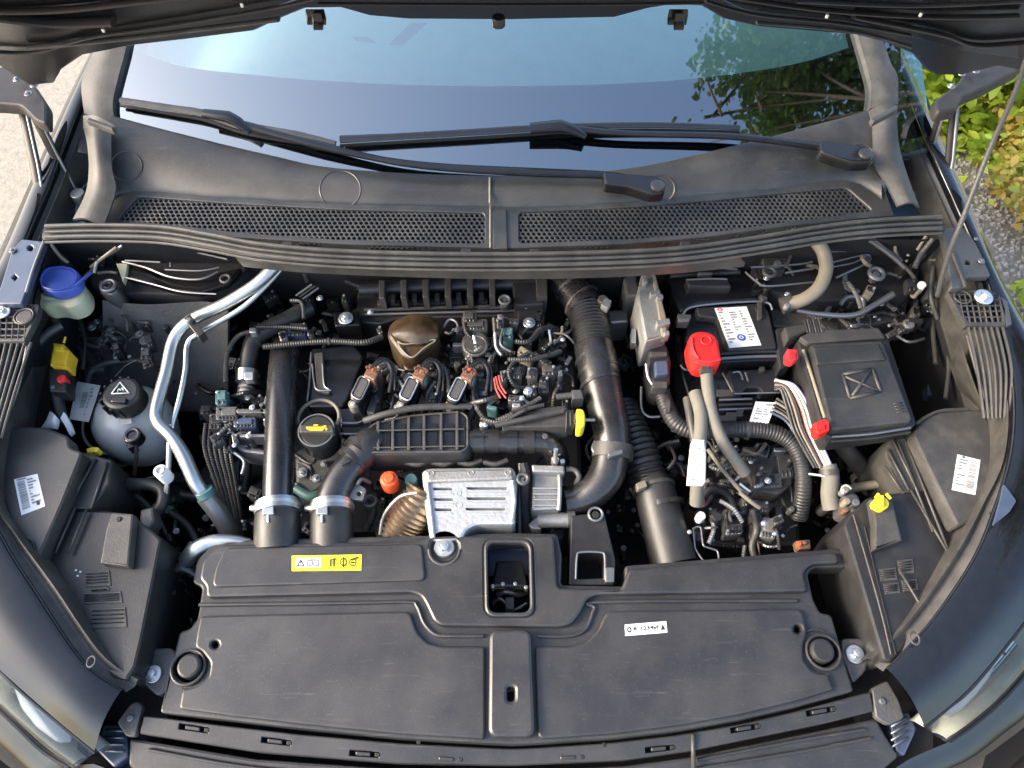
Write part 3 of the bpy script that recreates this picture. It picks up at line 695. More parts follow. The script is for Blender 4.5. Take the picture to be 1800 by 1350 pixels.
for q in ((505,428),(820,440),(940,441),(1205,428)): obj('cowl_clip', g_box(q[0], q[1], (CP[0]+.012, CP[1], 0), 18, 8, .02), DK, cw)
# ---- rubber seal across the bay: parallel lips
SEALP = [(80,410),(170,408),(280,411),(370,425),(450,440),(560,451),(700,457),(870,459),(1050,456),(1200,448),(1330,430),(1450,410),(1550,399),(1655,394)]
sl = obj('bonnet_seal', T([(x, y, 1.058) for x, y in SEALP], 17, 14, flat=.45), RUB, car)
for dy, dz, r in ((-12,.007,4.2),(-2,.009,2.6),(7,.008,3.4),(16,.002,2.6)):
    obj('seal_lip', T([(x, y+dy, 1.060+dz) for x, y in SEALP], r, 8), SEAL, sl)  # paler lips over a darker base paint in ridge light and groove shade
obj('seal_carrier', thicken(g_loft([[(415,452,1.05),(560,464,1.05),(870,474,1.05),(1130,468,1.05),(1300,452,1.05)],[(425,462,1.035),(560,474,1.035),(870,484,1.035),(1130,478,1.035),(1310,462,1.035)]], 40, 3, flip=True), .01), SEAL, sl)
# ---- wipers
def wtube(P, seg=8, **k): return sweep([(*UG(p[0], p[1], p[2]), p[3]*tt(p[0], p[1], 1.12)) for p in P], seg, **k)
def wiper(arm, blade, conn, piv, m2):
    w_ = obj('wiper', wtube(arm, 10, flat=.6), PLG, car)
    obj('blade', wtube(blade, 8, flat=.7), m2, w_); obj('blade_rubber', wtube([(p[0], p[1]+p[3]+3, p[2]-.012, 3.0) for p in blade], 6), DK, w_)
    obj('connector', wtube(conn, 10, flat=.7, smooth=False), PLG, w_)
    obj('pivot_cap', g_disc(piv[0], piv[1], piv[2], piv[3], .02), COWL, w_)
    obj('arm_knuckle', g_plate(piv[4], piv[2]-.004, .02, .003, rc=6), PLG, w_)
wiper([(1120,318,.030,10),(1060,308,.03,9),(940,303,.028,10),(805,296,.028,9),(720,288,.028,8),(655,277,.026,7),(560,255,.026,9),(430,220,.026,9)], [(212,176,.022,6),(300,190,.022,7),(360,200,.024,8),(430,222,.024,9),(520,238,.022,9),(590,252,.022,5)],
      [(358,199,.036,9),(400,205,.038,12),(418,214,.036,10),(440,232,.03,7)], (1157,324,1.118,13,[(1060,300),(1100,305),(1150,308),(1172,318),(1168,338),(1145,340),(1100,326),(1062,322)]), PLD)  # left blade takes a paler plastic to paint in warm side light
wiper([(1490,264,.03,10),(1440,258,.03,9),(1290,240,.028,8),(1100,234,.028,7),(1010,226,.028,8)], [(598,245,.022,8),(700,240,.022,7),(820,233,.022,7),(930,226,.022,7),(1010,222,.022,6),(1150,220,.022,6),(1300,224,.022,5)],
      [(932,226,.034,12),(985,222,.036,14),(1008,228,.034,11),(1030,240,.03,6)], (1523,268,1.125,12,[(1440,246),(1480,250),(1520,256),(1540,268),(1532,284),(1500,284),(1470,276),(1442,266)]), PLG)
# ================================================================== ENGINE BAY SHELL
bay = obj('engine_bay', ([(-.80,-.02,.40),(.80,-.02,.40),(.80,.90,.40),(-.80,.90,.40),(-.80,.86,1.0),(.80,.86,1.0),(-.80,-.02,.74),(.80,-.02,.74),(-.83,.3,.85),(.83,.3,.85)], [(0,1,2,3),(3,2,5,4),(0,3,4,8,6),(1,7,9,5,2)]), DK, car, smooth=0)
# ================================================================== RADIATOR COVER AND FRONT END
def base(px, py, z=.80): return tuple(U(px, py, z))
ZC = .850
rc_ = thing('radiator_cover', 'large flat black plastic cover over the radiator with raised panels and a latch opening', 'cover', base(890,1150))
outl = [(378,950),(560,945),(740,941),(905,936),(980,938),(988,975),(986,1028),(1098,1030),(1098,994),(1300,978),(1478,963),(1489,998),(1432,998),(1420,1008),(1430,1053),(1442,1077),(1462,1080),(1482,1150),(1502,1215),(1400,1243),(1300,1266),(1190,1285),(1080,1298),(945,1307),(898,1309),(855,1307),(700,1298),(520,1280),(400,1266),(280,1253),(315,1110),(333,1105),(347,1087),(355,1032),(338,1025),(345,985)]
latch_h = roundc([(856,953),(930,953),(933,1077),(858,1077)], 16)
shell = obj('shell', g_plate(outl, ZC, .035, .0035, holes=[latch_h, circ(331,1173,27), circ(1447,1146,27), circ(378,1133,5,10), circ(1402,1106,6,10), roundc(rect(898,1220,11,22), 4)], rc=7, hbev=.002), PLC, rc_)
bolt_h = circ(781,963,20,18)
plateau = [(386,957),(738,950),(756,944),(806,942),(905,940),(974,941),(980,1033),(1092,1036),(1105,1000),(1300,984),(1471,970),(1476,990),(1428,992),(1412,1006),(1420,1040),(1050,1045),(1032,1052),(1022,1075),(1005,1097),(985,1102),(775,1100),(762,1092),(748,1062),(740,1048),(722,1041),(362,1050),(362,1030),(350,1018),(356,985)]
obj('raised_panel', g_plate(plateau, ZC+.012, .014, .004, holes=[roundc([(852,949),(934,949),(938,1081),(854,1081)], 18), circ(781,963,24,20)], rc=8, hbev=.005), PLC, rc_)
obj('raised_panel', g_plate([(395,962),(742,955),(748,1020),(372,1032),(378,1000)], ZC+.016, .010, .0028, rc=12), PLC, rc_)
LP = [(352,1082),(712,1074),(722,1078),(733,1110),(752,1130),(778,1136),(853,1136),(853,1290),(850,1299),(700,1290),(520,1272),(400,1258),(314,1246),(320,1212),(345,1206),(366,1192),(370,1165),(355,1145),(342,1138),(346,1110)]
RP = [(1068,1074),(1405,1070),(1413,1080),(1419,1112),(1412,1130),(1412,1160),(1430,1182),(1456,1185),(1467,1212),(1400,1232),(1300,1256),(1190,1276),(1080,1290),(950,1299),(944,1290),(940,1136),(1002,1136),(1030,1128),(1050,1108),(1060,1085)]
obj('lower_panel', g_plate(LP, ZC+.008, .010, .0035, rc=7, holes=[circ(378,1133,7,10)]), PLC, rc_)
obj('lower_panel', g_plate(RP, ZC+.008, .010, .0035, rc=7, holes=[circ(1402,1106,8,10)]), PLC, rc_)
obj('stiffening_rib', T([(350,1063,ZC+.002),(600,1060,ZC+.002),(715,1058,ZC+.002),(733,1066,ZC+.002),(745,1095,ZC+.002),(765,1115,ZC+.002),(790,1118,ZC+.002),(850,1118,ZC+.002)], 3.5, 8), PLC, rc_)
obj('stiffening_rib', T([(945,1118,ZC+.002),(1000,1118,ZC+.002),(1030,1105,ZC+.002),(1045,1070,ZC+.002),(1060,1058,ZC+.002),(1400,1056,ZC+.002)], 3.5, 8), PLC, rc_)
obj('centre_tongue', g_plate([(860,1106),(934,1106),(941,1296),(858,1296)], ZC+.020, .022, .005, rc=18, holes=[roundc(rect(898,1220,12,24), 5)], rn=6), PLC, rc_)
obj('latch_surround', g_plate([(850,946),(936,946),(940,1084),(852,1084)], ZC+.016, .012, .003, rc=20, holes=[roundc([(857,954),(929,954),(932,1076),(859,1076)], 15)], hbev=.003), PLC, rc_)
for q in ((331,1173),(1447,1146)):
    b = obj('rubber_stop', [g_disc(q[0], q[1]-3, ZC+.012, 21, .05, 28, .004)], RUB, rc_)
    obj('stop_collar', g_torus(q[0], q[1], ZC+.004, 29, 3, 32, 8), PLC, rc_)
    obj('bulge_rim', g_torus(q[0]+(8 if q[0] < 900 else -6), q[1], ZC+.003, 38, 2, 30, 6, a0=-1.9 if q[0] < 900 else 1.2, a1=1.6 if q[0] < 900 else 4.9), PLC, rc_)
obj('bolt_recess', g_disc(781,963,ZC+.004,26,.01,28), PLC, rc_); bolt(781, 963, ZC+.004, 18, rc_)
obj('recess_rim', g_torus(781,966,ZC+.012,27,2.4,30,8,a0=pi,a1=2*pi), TRIM, rc_)
# small duct box with square opening beside the latch
obj('box_rim', g_plate([(1004,906),(1062,900),(1082,985),(1080,1028),(1000,1028)], ZC-.01, .06, .002, holes=[roundc([(1014,972),(1062,972),(1062,1016),(1014,1018)], 5)], rc=4), PL, rc_)
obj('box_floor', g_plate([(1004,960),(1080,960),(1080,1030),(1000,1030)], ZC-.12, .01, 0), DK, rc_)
obj('box_lip', T([(1012,1018,ZC-.005),(1014,980,ZC-.005),(1020,971,ZC-.005),(1056,971,ZC-.005),(1063,980,ZC-.005),(1063,1020,ZC-.005)], 2.0, 8), STEEL, rc_)
obj('box_tab', g_box(1072,1010,ZC+.002,16,26,.01), STEEL, rc_); obj('screw_boss', g_torus(1047,904,ZC-.008,12,2.5), STEEL, rc_); obj('screw_boss', g_disc(1047,904,ZC-.008,7,.02), DK, rc_)
# side cut-outs of the cover: dark wells, brackets with bolts
st = Sticker('warning_label', [(513,977),(636,975),(635,1003),(513,1004)], ZC+.016, YLB, rc_, label='yellow warning sticker with black pictograms')
st.rects([(.05,.16,.42,.80)], WHT)
st.shape([[(.07,.72),(.13,.22),(.19,.72),(.172,.72),(.13,.36),(.088,.72)], [(.088,.72),(.088,.64),(.172,.64),(.172,.72)], [(.123,.40),(.137,.40),(.134,.57),(.126,.57)]], INK)
st.shape([[(.22,.30),(.30,.24),(.30,.68),(.22,.72)], [(.31,.24),(.39,.30),(.39,.72),(.31,.68)]], INKG); st.rects([(.235,.38,.29,.42),(.235,.48,.29,.52),(.32,.38,.375,.42),(.32,.48,.375,.52),(.235,.58,.29,.61),(.32,.58,.375,.61)], WHT)
st.rects(lines(.05,.86,.45,.97,1,3), INK); st.rects(lines(.52,.86,.95,.97,1,4), INK)
def ringpoly(cu, cv, ru, rv, k=.72, n=16):
    return [[(cu+ru*cos(2*pi*i/n), cv+rv*sin(2*pi*i/n)), (cu+ru*cos(2*pi*(i+1)/n), cv+rv*sin(2*pi*(i+1)/n)), (cu+ru*k*cos(2*pi*(i+1)/n), cv+rv*k*sin(2*pi*(i+1)/n)), (cu+ru*k*cos(2*pi*i/n), cv+rv*k*sin(2*pi*i/n))] for i in range(n)]
st.shape([[(.55,.30),(.63,.20),(.63,.28),(.575,.34),(.575,.74),(.55,.74)], [(.60,.34),(.625,.34),(.625,.74),(.60,.74)], [(.60,.20),(.64,.34),(.60,.34)]] + ringpoly(.745,.48,.055,.26) + [[(.735,.14),(.755,.14),(.755,.84),(.735,.84)]] + ringpoly(.88,.50,.055,.25) + [[(.84,.30),(.95,.12),(.96,.22),(.86,.40)], [(.85,.46),(.91,.46),(.91,.56),(.85,.56)]], INK)
st = Sticker('refrigerant_label', [(1098,1098),(1171,1092),(1173,1112),(1099,1118)], ZC+.008, WHT, rc_, label='small white refrigerant sticker')
st.shape(ringpoly(.10,.5,.055,.26,.5,8) + [[(.90,.22),(.955,.74),(.845,.74)]], INK); st.text('R-1234yf', .20, .28, .80, .74, INK)
# latch under the opening
la = thing('bonnet_latch', 'dark metal bonnet latch seen through the rounded opening in the radiator cover', 'latch', base(895,1015,.7))
obj('latch_plate', g_plate([(858,965),(932,965),(934,1010),(858,1010)], .80, .02, .002), PAINTB, la)
obj('latch_jaw', g_plate([(872,985),(918,985),(928,1032),(864,1032)], .835, .03, .004, rc=5), PLG, la)
for q in ((866,1030),(884,1026),(906,1026),(925,1032)): obj('latch_rivet', g_disc(q[0], q[1], .838, 3.5, .02, 12), ALU, la)
obj('latch_hook', [T([(875,1045,.80),(890,1040,.81),(910,1045,.80),(925,1040,.79)], 5)], STEEL, la); obj('latch_lever', g_box(896,1060,.80,16,22,.02), CASTD, la)
obj('latch_spring', T([(866,1060,.79),(880,1052,.80),(900,1072,.79),(926,1060,.79)], 3), STEEL, la)
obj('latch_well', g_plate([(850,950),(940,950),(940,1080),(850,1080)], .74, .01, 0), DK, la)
# front trim strip below the cover (slots are real openings)
zt = plane3((250,1262,.838),(1535,1215,.838),(898,1345,.822))
slots = [(340,1280,8),(485,1303,7),(640,1325,4),(786,1334,3),(1000,1332,-3),(1160,1316,-6),(1310,1280,-9),(1443,1250,-10)]
tr_out = [(252,1258),(290,1262),(400,1276),(520,1290),(700,1306),(852,1314),(900,1316),(948,1314),(1080,1305),(1190,1292),(1300,1273),(1400,1250),(1505,1222),(1530,1216),(1537,1250),(1450,1272),(1215,1320),(1100,1336),(900,1345),(700,1342),(450,1322),(245,1290)]
ft = thing('front_trim', 'black plastic trim strip with clip slots along the front edge under the radiator cover', 'trim', base(890,1330))
obj('strip', g_plate(tr_out, zt, .03, .002, holes=[rect(x, y, 52, 10, r) for x, y, r in slots[:3]] + [rect(x, y, 52, 10, r) for x, y, r in slots[5:]], rc=4, hbev=.001), PLC, ft)
for x, y, r in slots:
    obj('clip', [g_box(x-2, y, (zt[0]+.002, zt[1], zt[2]), 26, 7, .012, r)], PLC, ft); obj('clip_well', g_box(x, y, (zt[0]-.016, zt[1], zt[2]), 58, 16, .01, r), DK, ft)
    obj('clip_notch', g_box(x+23*cos(radians(r)), y+23*sin(radians(r)), (zt[0]+.001, zt[1], zt[2]), 9, 8, .01, r), DK, ft)
for q in ((736,1304),(1062,1309)): obj('pin_hole', g_disc(q[0], q[1], (zt[0]+.0008, zt[1], zt[2]), 4, .005, 12), DK, ft)
obj('lower_strip', g_plate([(228,1298),(258,1302),(450,1334),(700,1352),(900,1356),(1100,1346),(1215,1330),(1450,1282),(1540,1262),(1580,1330),(1500,1400),(280,1400),(225,1345)], (zt[0]-.015, zt[1], zt[2]), .03, .004, rc=5), PLC, ft)
for P in ([(262,1318),(450,1350),(700,1368)], [(1218,1352),(1400,1322),(1530,1297)], [(1225,1336),(1400,1302),(1520,1282)]): obj('trim_rib', T([(x, y, (zt[0]-.012, zt[1], zt[2])) for x, y in P], 3), PLC, ft)
obj('trim_joint', T([(1218,1290,(zt[0]+.004, zt[1], zt[2])),(1219,1350,(zt[0]-.004, zt[1], zt[2]))], 4, 8, smooth=False), TRIM, ft)
obj('badge_ring', g_torus(1350,1318,(zt[0]-.010),9,1.4), PLC, ft)
# brackets with headlamp bolts either side
for s, P, bq, bk, fl in ((-1, [(228,1238),(240,1232),(250,1240),(238,1295),(222,1295),(205,1270)], (270,1185,15), [(244,1170),(262,1140),(300,1138),(312,1150),(300,1210),(278,1225),(255,1205)], [(182,1272),(222,1275),(226,1330),(200,1350),(165,1315)]),
                     (1, [(1532,1210),(1560,1196),(1580,1230),(1590,1262),(1562,1275),(1540,1262)], (1502,1150,16), [(1480,1122),(1515,1122),(1530,1150),(1522,1180),(1500,1202),(1480,1150)], [(1562,1266),(1598,1250),(1612,1282),(1590,1330),(1575,1320)])):
    hb = thing('bumper_bracket', 'dark metal bracket with a round-headed bolt left of the radiator cover' if s < 0 else 'dark metal bracket with a round-headed bolt right of the radiator cover', 'bracket', base(*bq[:2], .78), group='bumper brackets')
    obj('bracket_plate', g_plate(bk, .835, .02, .003, rc=8), CASTD, hb); bolt(bq[0], bq[1], .837, bq[2], hb)
    obj('front_tab', g_plate(P, .835, .01, .002, rc=6), CASTD, hb); obj('blue_fin', g_plate(fl, .80, .04, .003, rc=5), PAINTB, hb)
    for k in range(4): obj('fin_rib', T([(fl[0][0]+4, fl[0][1]+12+k*12, .803),(fl[1][0]-4, fl[1][1]+10+k*12, .803)], 2, 6, smooth=False), STEEL, hb)
    obj('tab_screw', g_disc((228 if s < 0 else 1552), (1262 if s < 0 else 1232), .838, 6, .01, 16), STEEL, hb)
# dark well frames between cover and lamps
for P, nm in (([(262,1030),(345,1028),(342,1100),(310,1120),(270,1165),(258,1150)], 0), ([(1425,1000),(1490,998),(1530,1100),(1545,1180),(1500,1130),(1455,1080)], 1)):
    pass
wf = thing('left_air_guide', 'black plastic air guide in the gap left of the radiator cover', 'air guide', base(300,1060,.7))
obj('guide_frame', [T([(262,1150,.80),(268,1080,.81),(275,1045,.81),(310,1042,.81)], 4, 8)], PL, wf); obj('guide_wall', g_plate([(262,1095),(305,1092),(302,1140),(262,1145)], .74, .12, .003), PL, wf)
obj('guide_hose', T([(272,1000,.80),(300,1000,.81),(325,998,.81),(345,1008,.80)], 11), PIPE, wf); obj('guide_block', g_plate([(274,1008),(318,1004),(322,1022),(276,1024)], .80, .04, .003, rc=4), PLG, wf); obj('guide_block', g_plate([(278,1026),(322,1024),(330,1040),(284,1044)], .77, .04, .003, rc=4), PL, wf)
wf2 = thing('right_air_guide', 'black plastic air guide in the dark gap right of the radiator cover', 'air guide', base(1480,1080,.7))
obj('guide_frame', T([(1478,1025,.80),(1492,1035,.80),(1500,1080,.80),(1512,1130,.80)], 4), PL, wf2); obj('guide_wall', g_plate([(1450,1085),(1490,1080),(1500,1120),(1465,1120)], .70, .12, .003), PL, wf2)
# ================================================================== LAMP COVERS LEFT AND RIGHT
def lampcover(side):
    L = side < 0
    t = thing('lamp_housing', 'dark blue-grey headlamp housing on the left with a slanted white barcode sticker' if L else 'brown-black headlamp housing on the right with white barcode sticker and yellow plug', 'headlamp housing', base(130,1000,.75) if L else base(1650,980,.75))
    if L:
        A = [(-20,752),(40,749),(80,750),(121,767),(122,786),(146,794),(112,880),(62,994),(38,950),(22,925),(5,880),(-25,800)]
        Bp = [(104,893),(150,896),(195,898),(230,905),(268,932),(284,948),(268,1030),(250,1120),(238,1172),(222,1196),(196,1190),(160,1155),(118,1095),(62,1010),(66,990)]
        bx = [(196,900),(234,903),(232,930),(226,996),(175,990),(186,930)]
    else:
        A = [(1604,763),(1625,733),(1652,721),(1690,718),(1728,720),(1748,758),(1752,800),(1745,840),(1730,885),(1712,916),(1683,926),(1640,840)]
        Bp = [(1482,922),(1500,895),(1526,874),(1572,866),(1640,860),(1697,950),(1672,1000),(1640,1040),(1606,1110),(1592,1140),(1567,1165),(1552,1160),(1520,1050)]
        bx = [(1530,876),(1568,872),(1575,900),(1587,950),(1537,966),(1538,920)]
    obj('upper_cover', g_plate(A, .918, .03, .004, rc=8), PLD if not L else COWL, t)
    hs = obj('lower_cover', g_plate(Bp, .885, .14, .004, rc=6), PL if L else PL, t)
    b = obj('raised_box', g_plate([(p[0], p[1]) for p in bx], .902, .018, .003, rc=3), PLD, t)
    if L:
        obj('box_screw', g_disc(208,912,.904,5,.01,14), DK, t)
        rb = [((132,893),(97,972)),((152,896),(120,972)),((122,800),(96,893)),((168,806),(112,905)),((188,812),(160,893)),((148,800),(66,990))]
        tx = [(148,1005,192,1032),(158,1034,190,1040),(145,1042,212,1062),(158,1070,220,1105)]
    else:
        rb = [((1606,765),(1700,935)),((1590,772),(1668,970)),((1578,776),(1640,935)),((1600,860),(1675,985)),((1568,770),(1612,862)),((1560,790),(1598,862)),((1556,820),(1585,864)),((1580,1000),(1640,1100))]
        tx = [(1545,1000,1575,1022),(1578,985,1605,1010),(1553,1026,1580,1045),(1585,1020,1612,1040)]
    # sloping side wall ribs between the two covers
    if L: obj('side_panel', g_plate([(146,794),(196,808),(192,850),(160,895),(104,893)], .890, .1, .003), PL, t)
    else: obj('side_panel', g_plate([(1604,765),(1564,768),(1556,800),(1590,866),(1640,862)], .890, .1, .003), PLD, t)
    for i, (a, c) in enumerate(rb): obj('rib', T([(*a, .893),(*c, .893)], 2.4, 6, smooth=False), TRIM if i < 2 else PLD, t)
    for q in tx:
        o = obj('embossed_text_block', g_plate([(q[0],q[1]),(q[2],q[1]-3),(q[2]+3,q[3]-3),(q[0]+3,q[3])], .8865, .003, .0005), PLD, hs)
        ln = []
        for k in range(4):
            yy = q[1]+4+(q[3]-q[1]-6)*k/4; ln.append(T([(q[0]+3,yy,.8875),(q[2]-3,yy-2,.8875)], 1.0, 5, smooth=False))
        tag(obj('embossed_lines', ln, PL, o), kind='stuff')
    if L:
        for k, (x, y) in enumerate(((133,1002),(141,1005),(136,1012))): obj('scuff', g_disc(x, y, .8865, 2, .002, 6), WHT, hs)
        s_ = Sticker('part_label', [(25,843),(66,833),(80,890),(38,906)], .918, WHT, t, label='slanted white sticker with a barcode')
        s_.rects(barcode(.10,.10,.42,.92,24,'v',3), INKG); s_.rects(lines(.52,.08,.9,.85,9,5), INKG); s_.shape([[(.70,.78),(.82,.78),(.82,.90),(.70,.90)]], INK); s_.rects([(.12,.03,.5,.07)], INKG)
        obj('edge_step', T([(28,942,.920),(52,948,.920),(60,960,.920),(58,990,.920)], 2, 6), COWL, t)
    else:
        s_ = Sticker('part_label', [(1683,799),(1723,809),(1714,870),(1673,861)], .918, WHT, t, label='white sticker with a barcode')
        s_.rects(barcode(.55,.08,.88,.92,24,'v',8), INKG); s_.rects(lines(.10,.10,.48,.88,9,6), INKG); s_.rects([(.20,.02,.32,.07)], INK)
        y_ = obj('yellow_cap', [g_disc(1551,883,.918,12,.02,20), g_box(1551,880,.925,7,20,.02)], YEL, t)
        obj('cap_ears', [T([(1539,876,.92),(1545,868,.923)], 3), T([(1558,868,.923),(1565,876,.92)], 3)], YEL, t)
        obj('cover_edge', T([(1610,745,.921),(1630,732,.921),(1655,722,.921),(1700,719,.921)], 3, 8), PLD, t)
        obj('inner_flange', thicken(g_loft([[(1480,930,.79),(1503,1030,.79),(1540,1150,.79)],[(1520,925,.888),(1545,1030,.888),(1575,1150,.888)]], 14, 3), .006), PLD, t)
        obj('flange_line', T([(1500,905,.888),(1522,980,.891),(1550,1080,.891),(1566,1150,.888)], 1.6), PLD, t)
    if L:
        obj('inner_flange', thicken(g_loft([[(270,950,.83),(262,1010,.83),(243,1120,.86),(232,1180,.86)],[(286,955,.80),(278,1010,.80),(258,1120,.80),(246,1180,.80)]], 14, 3), .03), PL, t)
        obj('flange_line', T([(282,960,.832),(268,1040,.832),(250,1120,.832)], 2.5), PLD, t)
lampcover(-1); lampcover(1)
ya = thing('yellow_clip', 'tiny bright yellow-green clip between the left headlamp housing and the coolant tank', 'clip', base(162,791,.86)); obj('clip_body', [g_box(160,791,.875,16,9,.012,-12), g_disc(168,790,.88,5,.015,12)], YEL, ya)
obj('clip_pin', g_disc(156,793,.878,3,.02,10), YEG, ya)
yb = thing('yellow_clip', 'small pale yellow clip at the fuse box corner above the right headlamp housing', 'clip', base(1588,761,.86)); obj('clip_body', [g_box(1589,761,.88,18,11,.012,-12)], YEL, yb); obj('clip_pin', g_disc(1582,764,.884,4,.02,10), YEG, yb)
# ================================================================== LATTICE AIR VENTS ON THE WINGS
def lattice(P, z, name, label, rib, slats, bq, ring):
    t = thing('wing_vent', label, 'vent', base(P[0][0], P[0][1], z-.05)); pl = (z, 0, 0)
    W = [tuple(U(p[0], p[1], pl)[:2]) for p in P]
    fr = obj('vent_frame', g_plate(P, z, .012, .001, holes=[roundc([(p[0]*.84 + sum(q[0] for q in P)/len(P)*.16, p[1]*.84 + sum(q[1] for q in P)/len(P)*.16) for p in P], 3)]), PLD, t)
    x0, x1 = min(p[0] for p in P), max(p[0] for p in P); y0, y1 = min(p[1] for p in P), max(p[1] for p in P); B = []
    def seg(a, c):
        pts = [(a[0]+(c[0]-a[0])*k/40, a[1]+(c[1]-a[1])*k/40) for k in range(41)]; ins = [q for q in pts if inpoly(q[0], q[1], P)]
        if len(ins) > 2: B.append(T([(*ins[0], z-.001),(*ins[-1], z-.001)], 1.7, 4, smooth=False))
    for k in range(40):
        seg((x0+k*rib, y0), (x0+k*rib+slats[0], y1)); 
        if k: seg((x0-60+k*rib, y0), (x0-60+k*rib+slats[0], y1)) if False else None
        seg((x0, y0+k*rib), (x1, y0+k*rib+slats[1]))
    tag(obj('vent_lattice', B, PLD, t), kind='stuff')
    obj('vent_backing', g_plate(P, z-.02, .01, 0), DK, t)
    return t
lv = lattice([(-30,537),(68,535),(66,552),(42,600),(-30,600)], 1.012, 'l', 'grey lattice vent on the left wing edge with a round steel bolt', 11, (-4,-1), None, None)
bolt(5,549,1.015,14,lv); obj('round_plug', [g_disc(42,556,1.018,14,.01), g_torus(42,556,1.016,16,2)], PLD, lv)
for k in range(8): obj('slat', T([(-22+k*11,602,1.006),(-34+k*9,680,.99),(-60+k*9,770,.955)], 2.6, 6), PLD, lv)
rv = lattice([(1664,510),(1756,508),(1768,545),(1768,572),(1698,572)], 1.012, 'r', 'grey lattice vent on the right wing edge with a round white-steel bolt', 10, (12,-1), None, None)
bolt(1728,523,1.016,16,rv); obj('round_plug', g_torus(1692,522,1.015,14,1.6), PLD, rv)
for k in range(7): obj('slat', T([(1702+k*10,574,1.006),(1718+k*10,650,.99),(1730+k*7,735,.955)], 2.8, 6), PLD, rv)
# painted flanges with holes
fl = thing('wing_flange', 'bluish painted metal flange with holes at the left wing beside the blue cap', 'flange', base(30,470,.95))
obj('flange_plate', g_plate([(38,420),(78,424),(60,470),(46,512),(38,534),(-10,534),(5,490),(20,440)], 1.028, .012, .002, rc=4, holes=[circ(53,436,5,10), circ(26,488,5,4)]), PAINTB, fl)
obj('flange_lip', T([(78,424,1.03),(60,470,1.03),(46,515,1.028)], 3), STEEL, fl); bolt(22,440,1.03,6,fl,STEEL)
fr2 = thing('wing_flange', 'grey-green painted metal flange with a square hole at the right wing above the lattice vent', 'flange', base(1705,450,.95))
obj('flange_plate', g_plate([(1655,400),(1700,398),(1722,440),(1742,485),(1700,487),(1690,506),(1672,506),(1665,450)], 1.028, .012, .002, rc=4, holes=[rect(1702,461,9,8,10)]), CASTD, fr2)
obj('flange_plate', g_plate([(1755,515),(1772,530),(1780,570),(1770,572),(1760,540)], 1.012, .012, .002, rc=3), CASTD, fr2)
obj('flange_lip', T([(1672,440,1.03),(1690,485,1.03),(1697,505,1.028)], 3), PLD, fr2); bolt(1725,459,1.03,6,fr2,STEEL); bolt(1716,420,1.03,4,fr2,STEEL)
iw = thing('wing_liner', 'tan-lit plastic liner panel below the right lattice vent', 'liner', base(1730,680,.8))
obj('liner_panel', thicken(g_loft([[(1688,600,.97),(1715,680,.95),(1748,760,.90)],[(1672,640,.90),(1692,690,.88),(1728,722,.86)]], 14, 3), .005), TRIM, iw); obj('liner_rim', T([(1700,590,.975),(1722,670,.955),(1752,755,.91)], 3), PLD, iw)
iw2 = thing('wing_liner', 'dark ribbed plastic liner beneath the left lattice vent', 'liner', base(20,680,.8))
obj('liner_panel', thicken(g_loft([[(45,605,.97),(28,680,.94),(2,750,.90)],[(80,640,.85),(62,700,.84),(40,750,.83)]], 14, 3, flip=True), .005), PL, iw2); obj('liner_rim', T([(50,600,.975),(32,680,.945),(6,750,.905)], 3), STEEL, iw2)
# ================================================================== ENGINE
eng = thing('engine', 'black engine in the middle of the bay with silver heat shield and three coils', 'engine', base(780,720,.45))
E = eng
obj('engine_block', g_plate([(400,560),(1010,540),(1030,930),(420,940)], .60, .15, .01, rc=20), CASTD, E)
# intake manifold across the back
mf = obj('intake_manifold', g_plate([(628,512),(955,503),(960,560),(905,566),(880,556),(700,560),(668,570),(626,566)], .860, .06, .003, rc=4), PL, E)
obj('manifold_rail', T([(632,507,.885),(800,500,.885),(955,496,.885)], 13, 14, flat=.8), PL, E)
for x in (671,709,748,787,826,865): obj('manifold_rib', g_plate([(x-5,492-(x-671)*.03),(x+6,492-(x-671)*.03),(x+5,524-(x-671)*.02),(x-5,524-(x-671)*.02)], .905, .035, .0015), PLD, mf)
for x in (690,728,768,806,846): obj('manifold_notch', g_box(x, 522-(x-690)*.02, .885, 9, 12, .02), PLD, mf)
obj('wire_channel', T([(640,545,.868),(800,540,.868),(950,536,.868)], 3.2, 8), PLD, mf); obj('wire_channel', T([(640,553,.866),(800,549,.866),(950,545,.866)], 2.4, 8), STEEL, mf)
for k in range(9): obj('channel_box', g_box(672+k*22, 532-k*.6, .872, 18, 9, .015), PL if k % 2 else PLD, mf)
obj('end_housing', g_plate([(900,497),(946,494),(955,500),(957,535),(905,538)], .895, .05, .003, rc=4), PL, E); obj('end_plate', g_plate([(942,487),(962,487),(962,522),(944,524)], .905, .05, .002), PLD, E)
cl = obj('ring_sensor', g_torus(887,527,.905,9,2.5,20,8), STEEL, E); obj('sensor_core', g_disc(887,523,.905,8,.03), CASTD, cl); obj('sensor_lead', T([(888,530,.905),(889,539,.90),(870,541,.885),(840,543,.88)], 1.6, 6), DK, E)
for q in ((608,560,.885,13),(930,568,.885,11),(930,686,.87,10),(651,548,.880,6),(924,538,.885,6),(906,688,.87,5)): bolt(q[0], q[1], q[2], q[3], E)
obj('flange', g_plate([(585,548),(632,545),(634,572),(588,574)], .88, .05, .003, rc=4), PLG, E); obj('flange', g_plate([(908,540),(956,538),(958,585),(912,585)], .88, .05, .003, rc=4), PL, E)
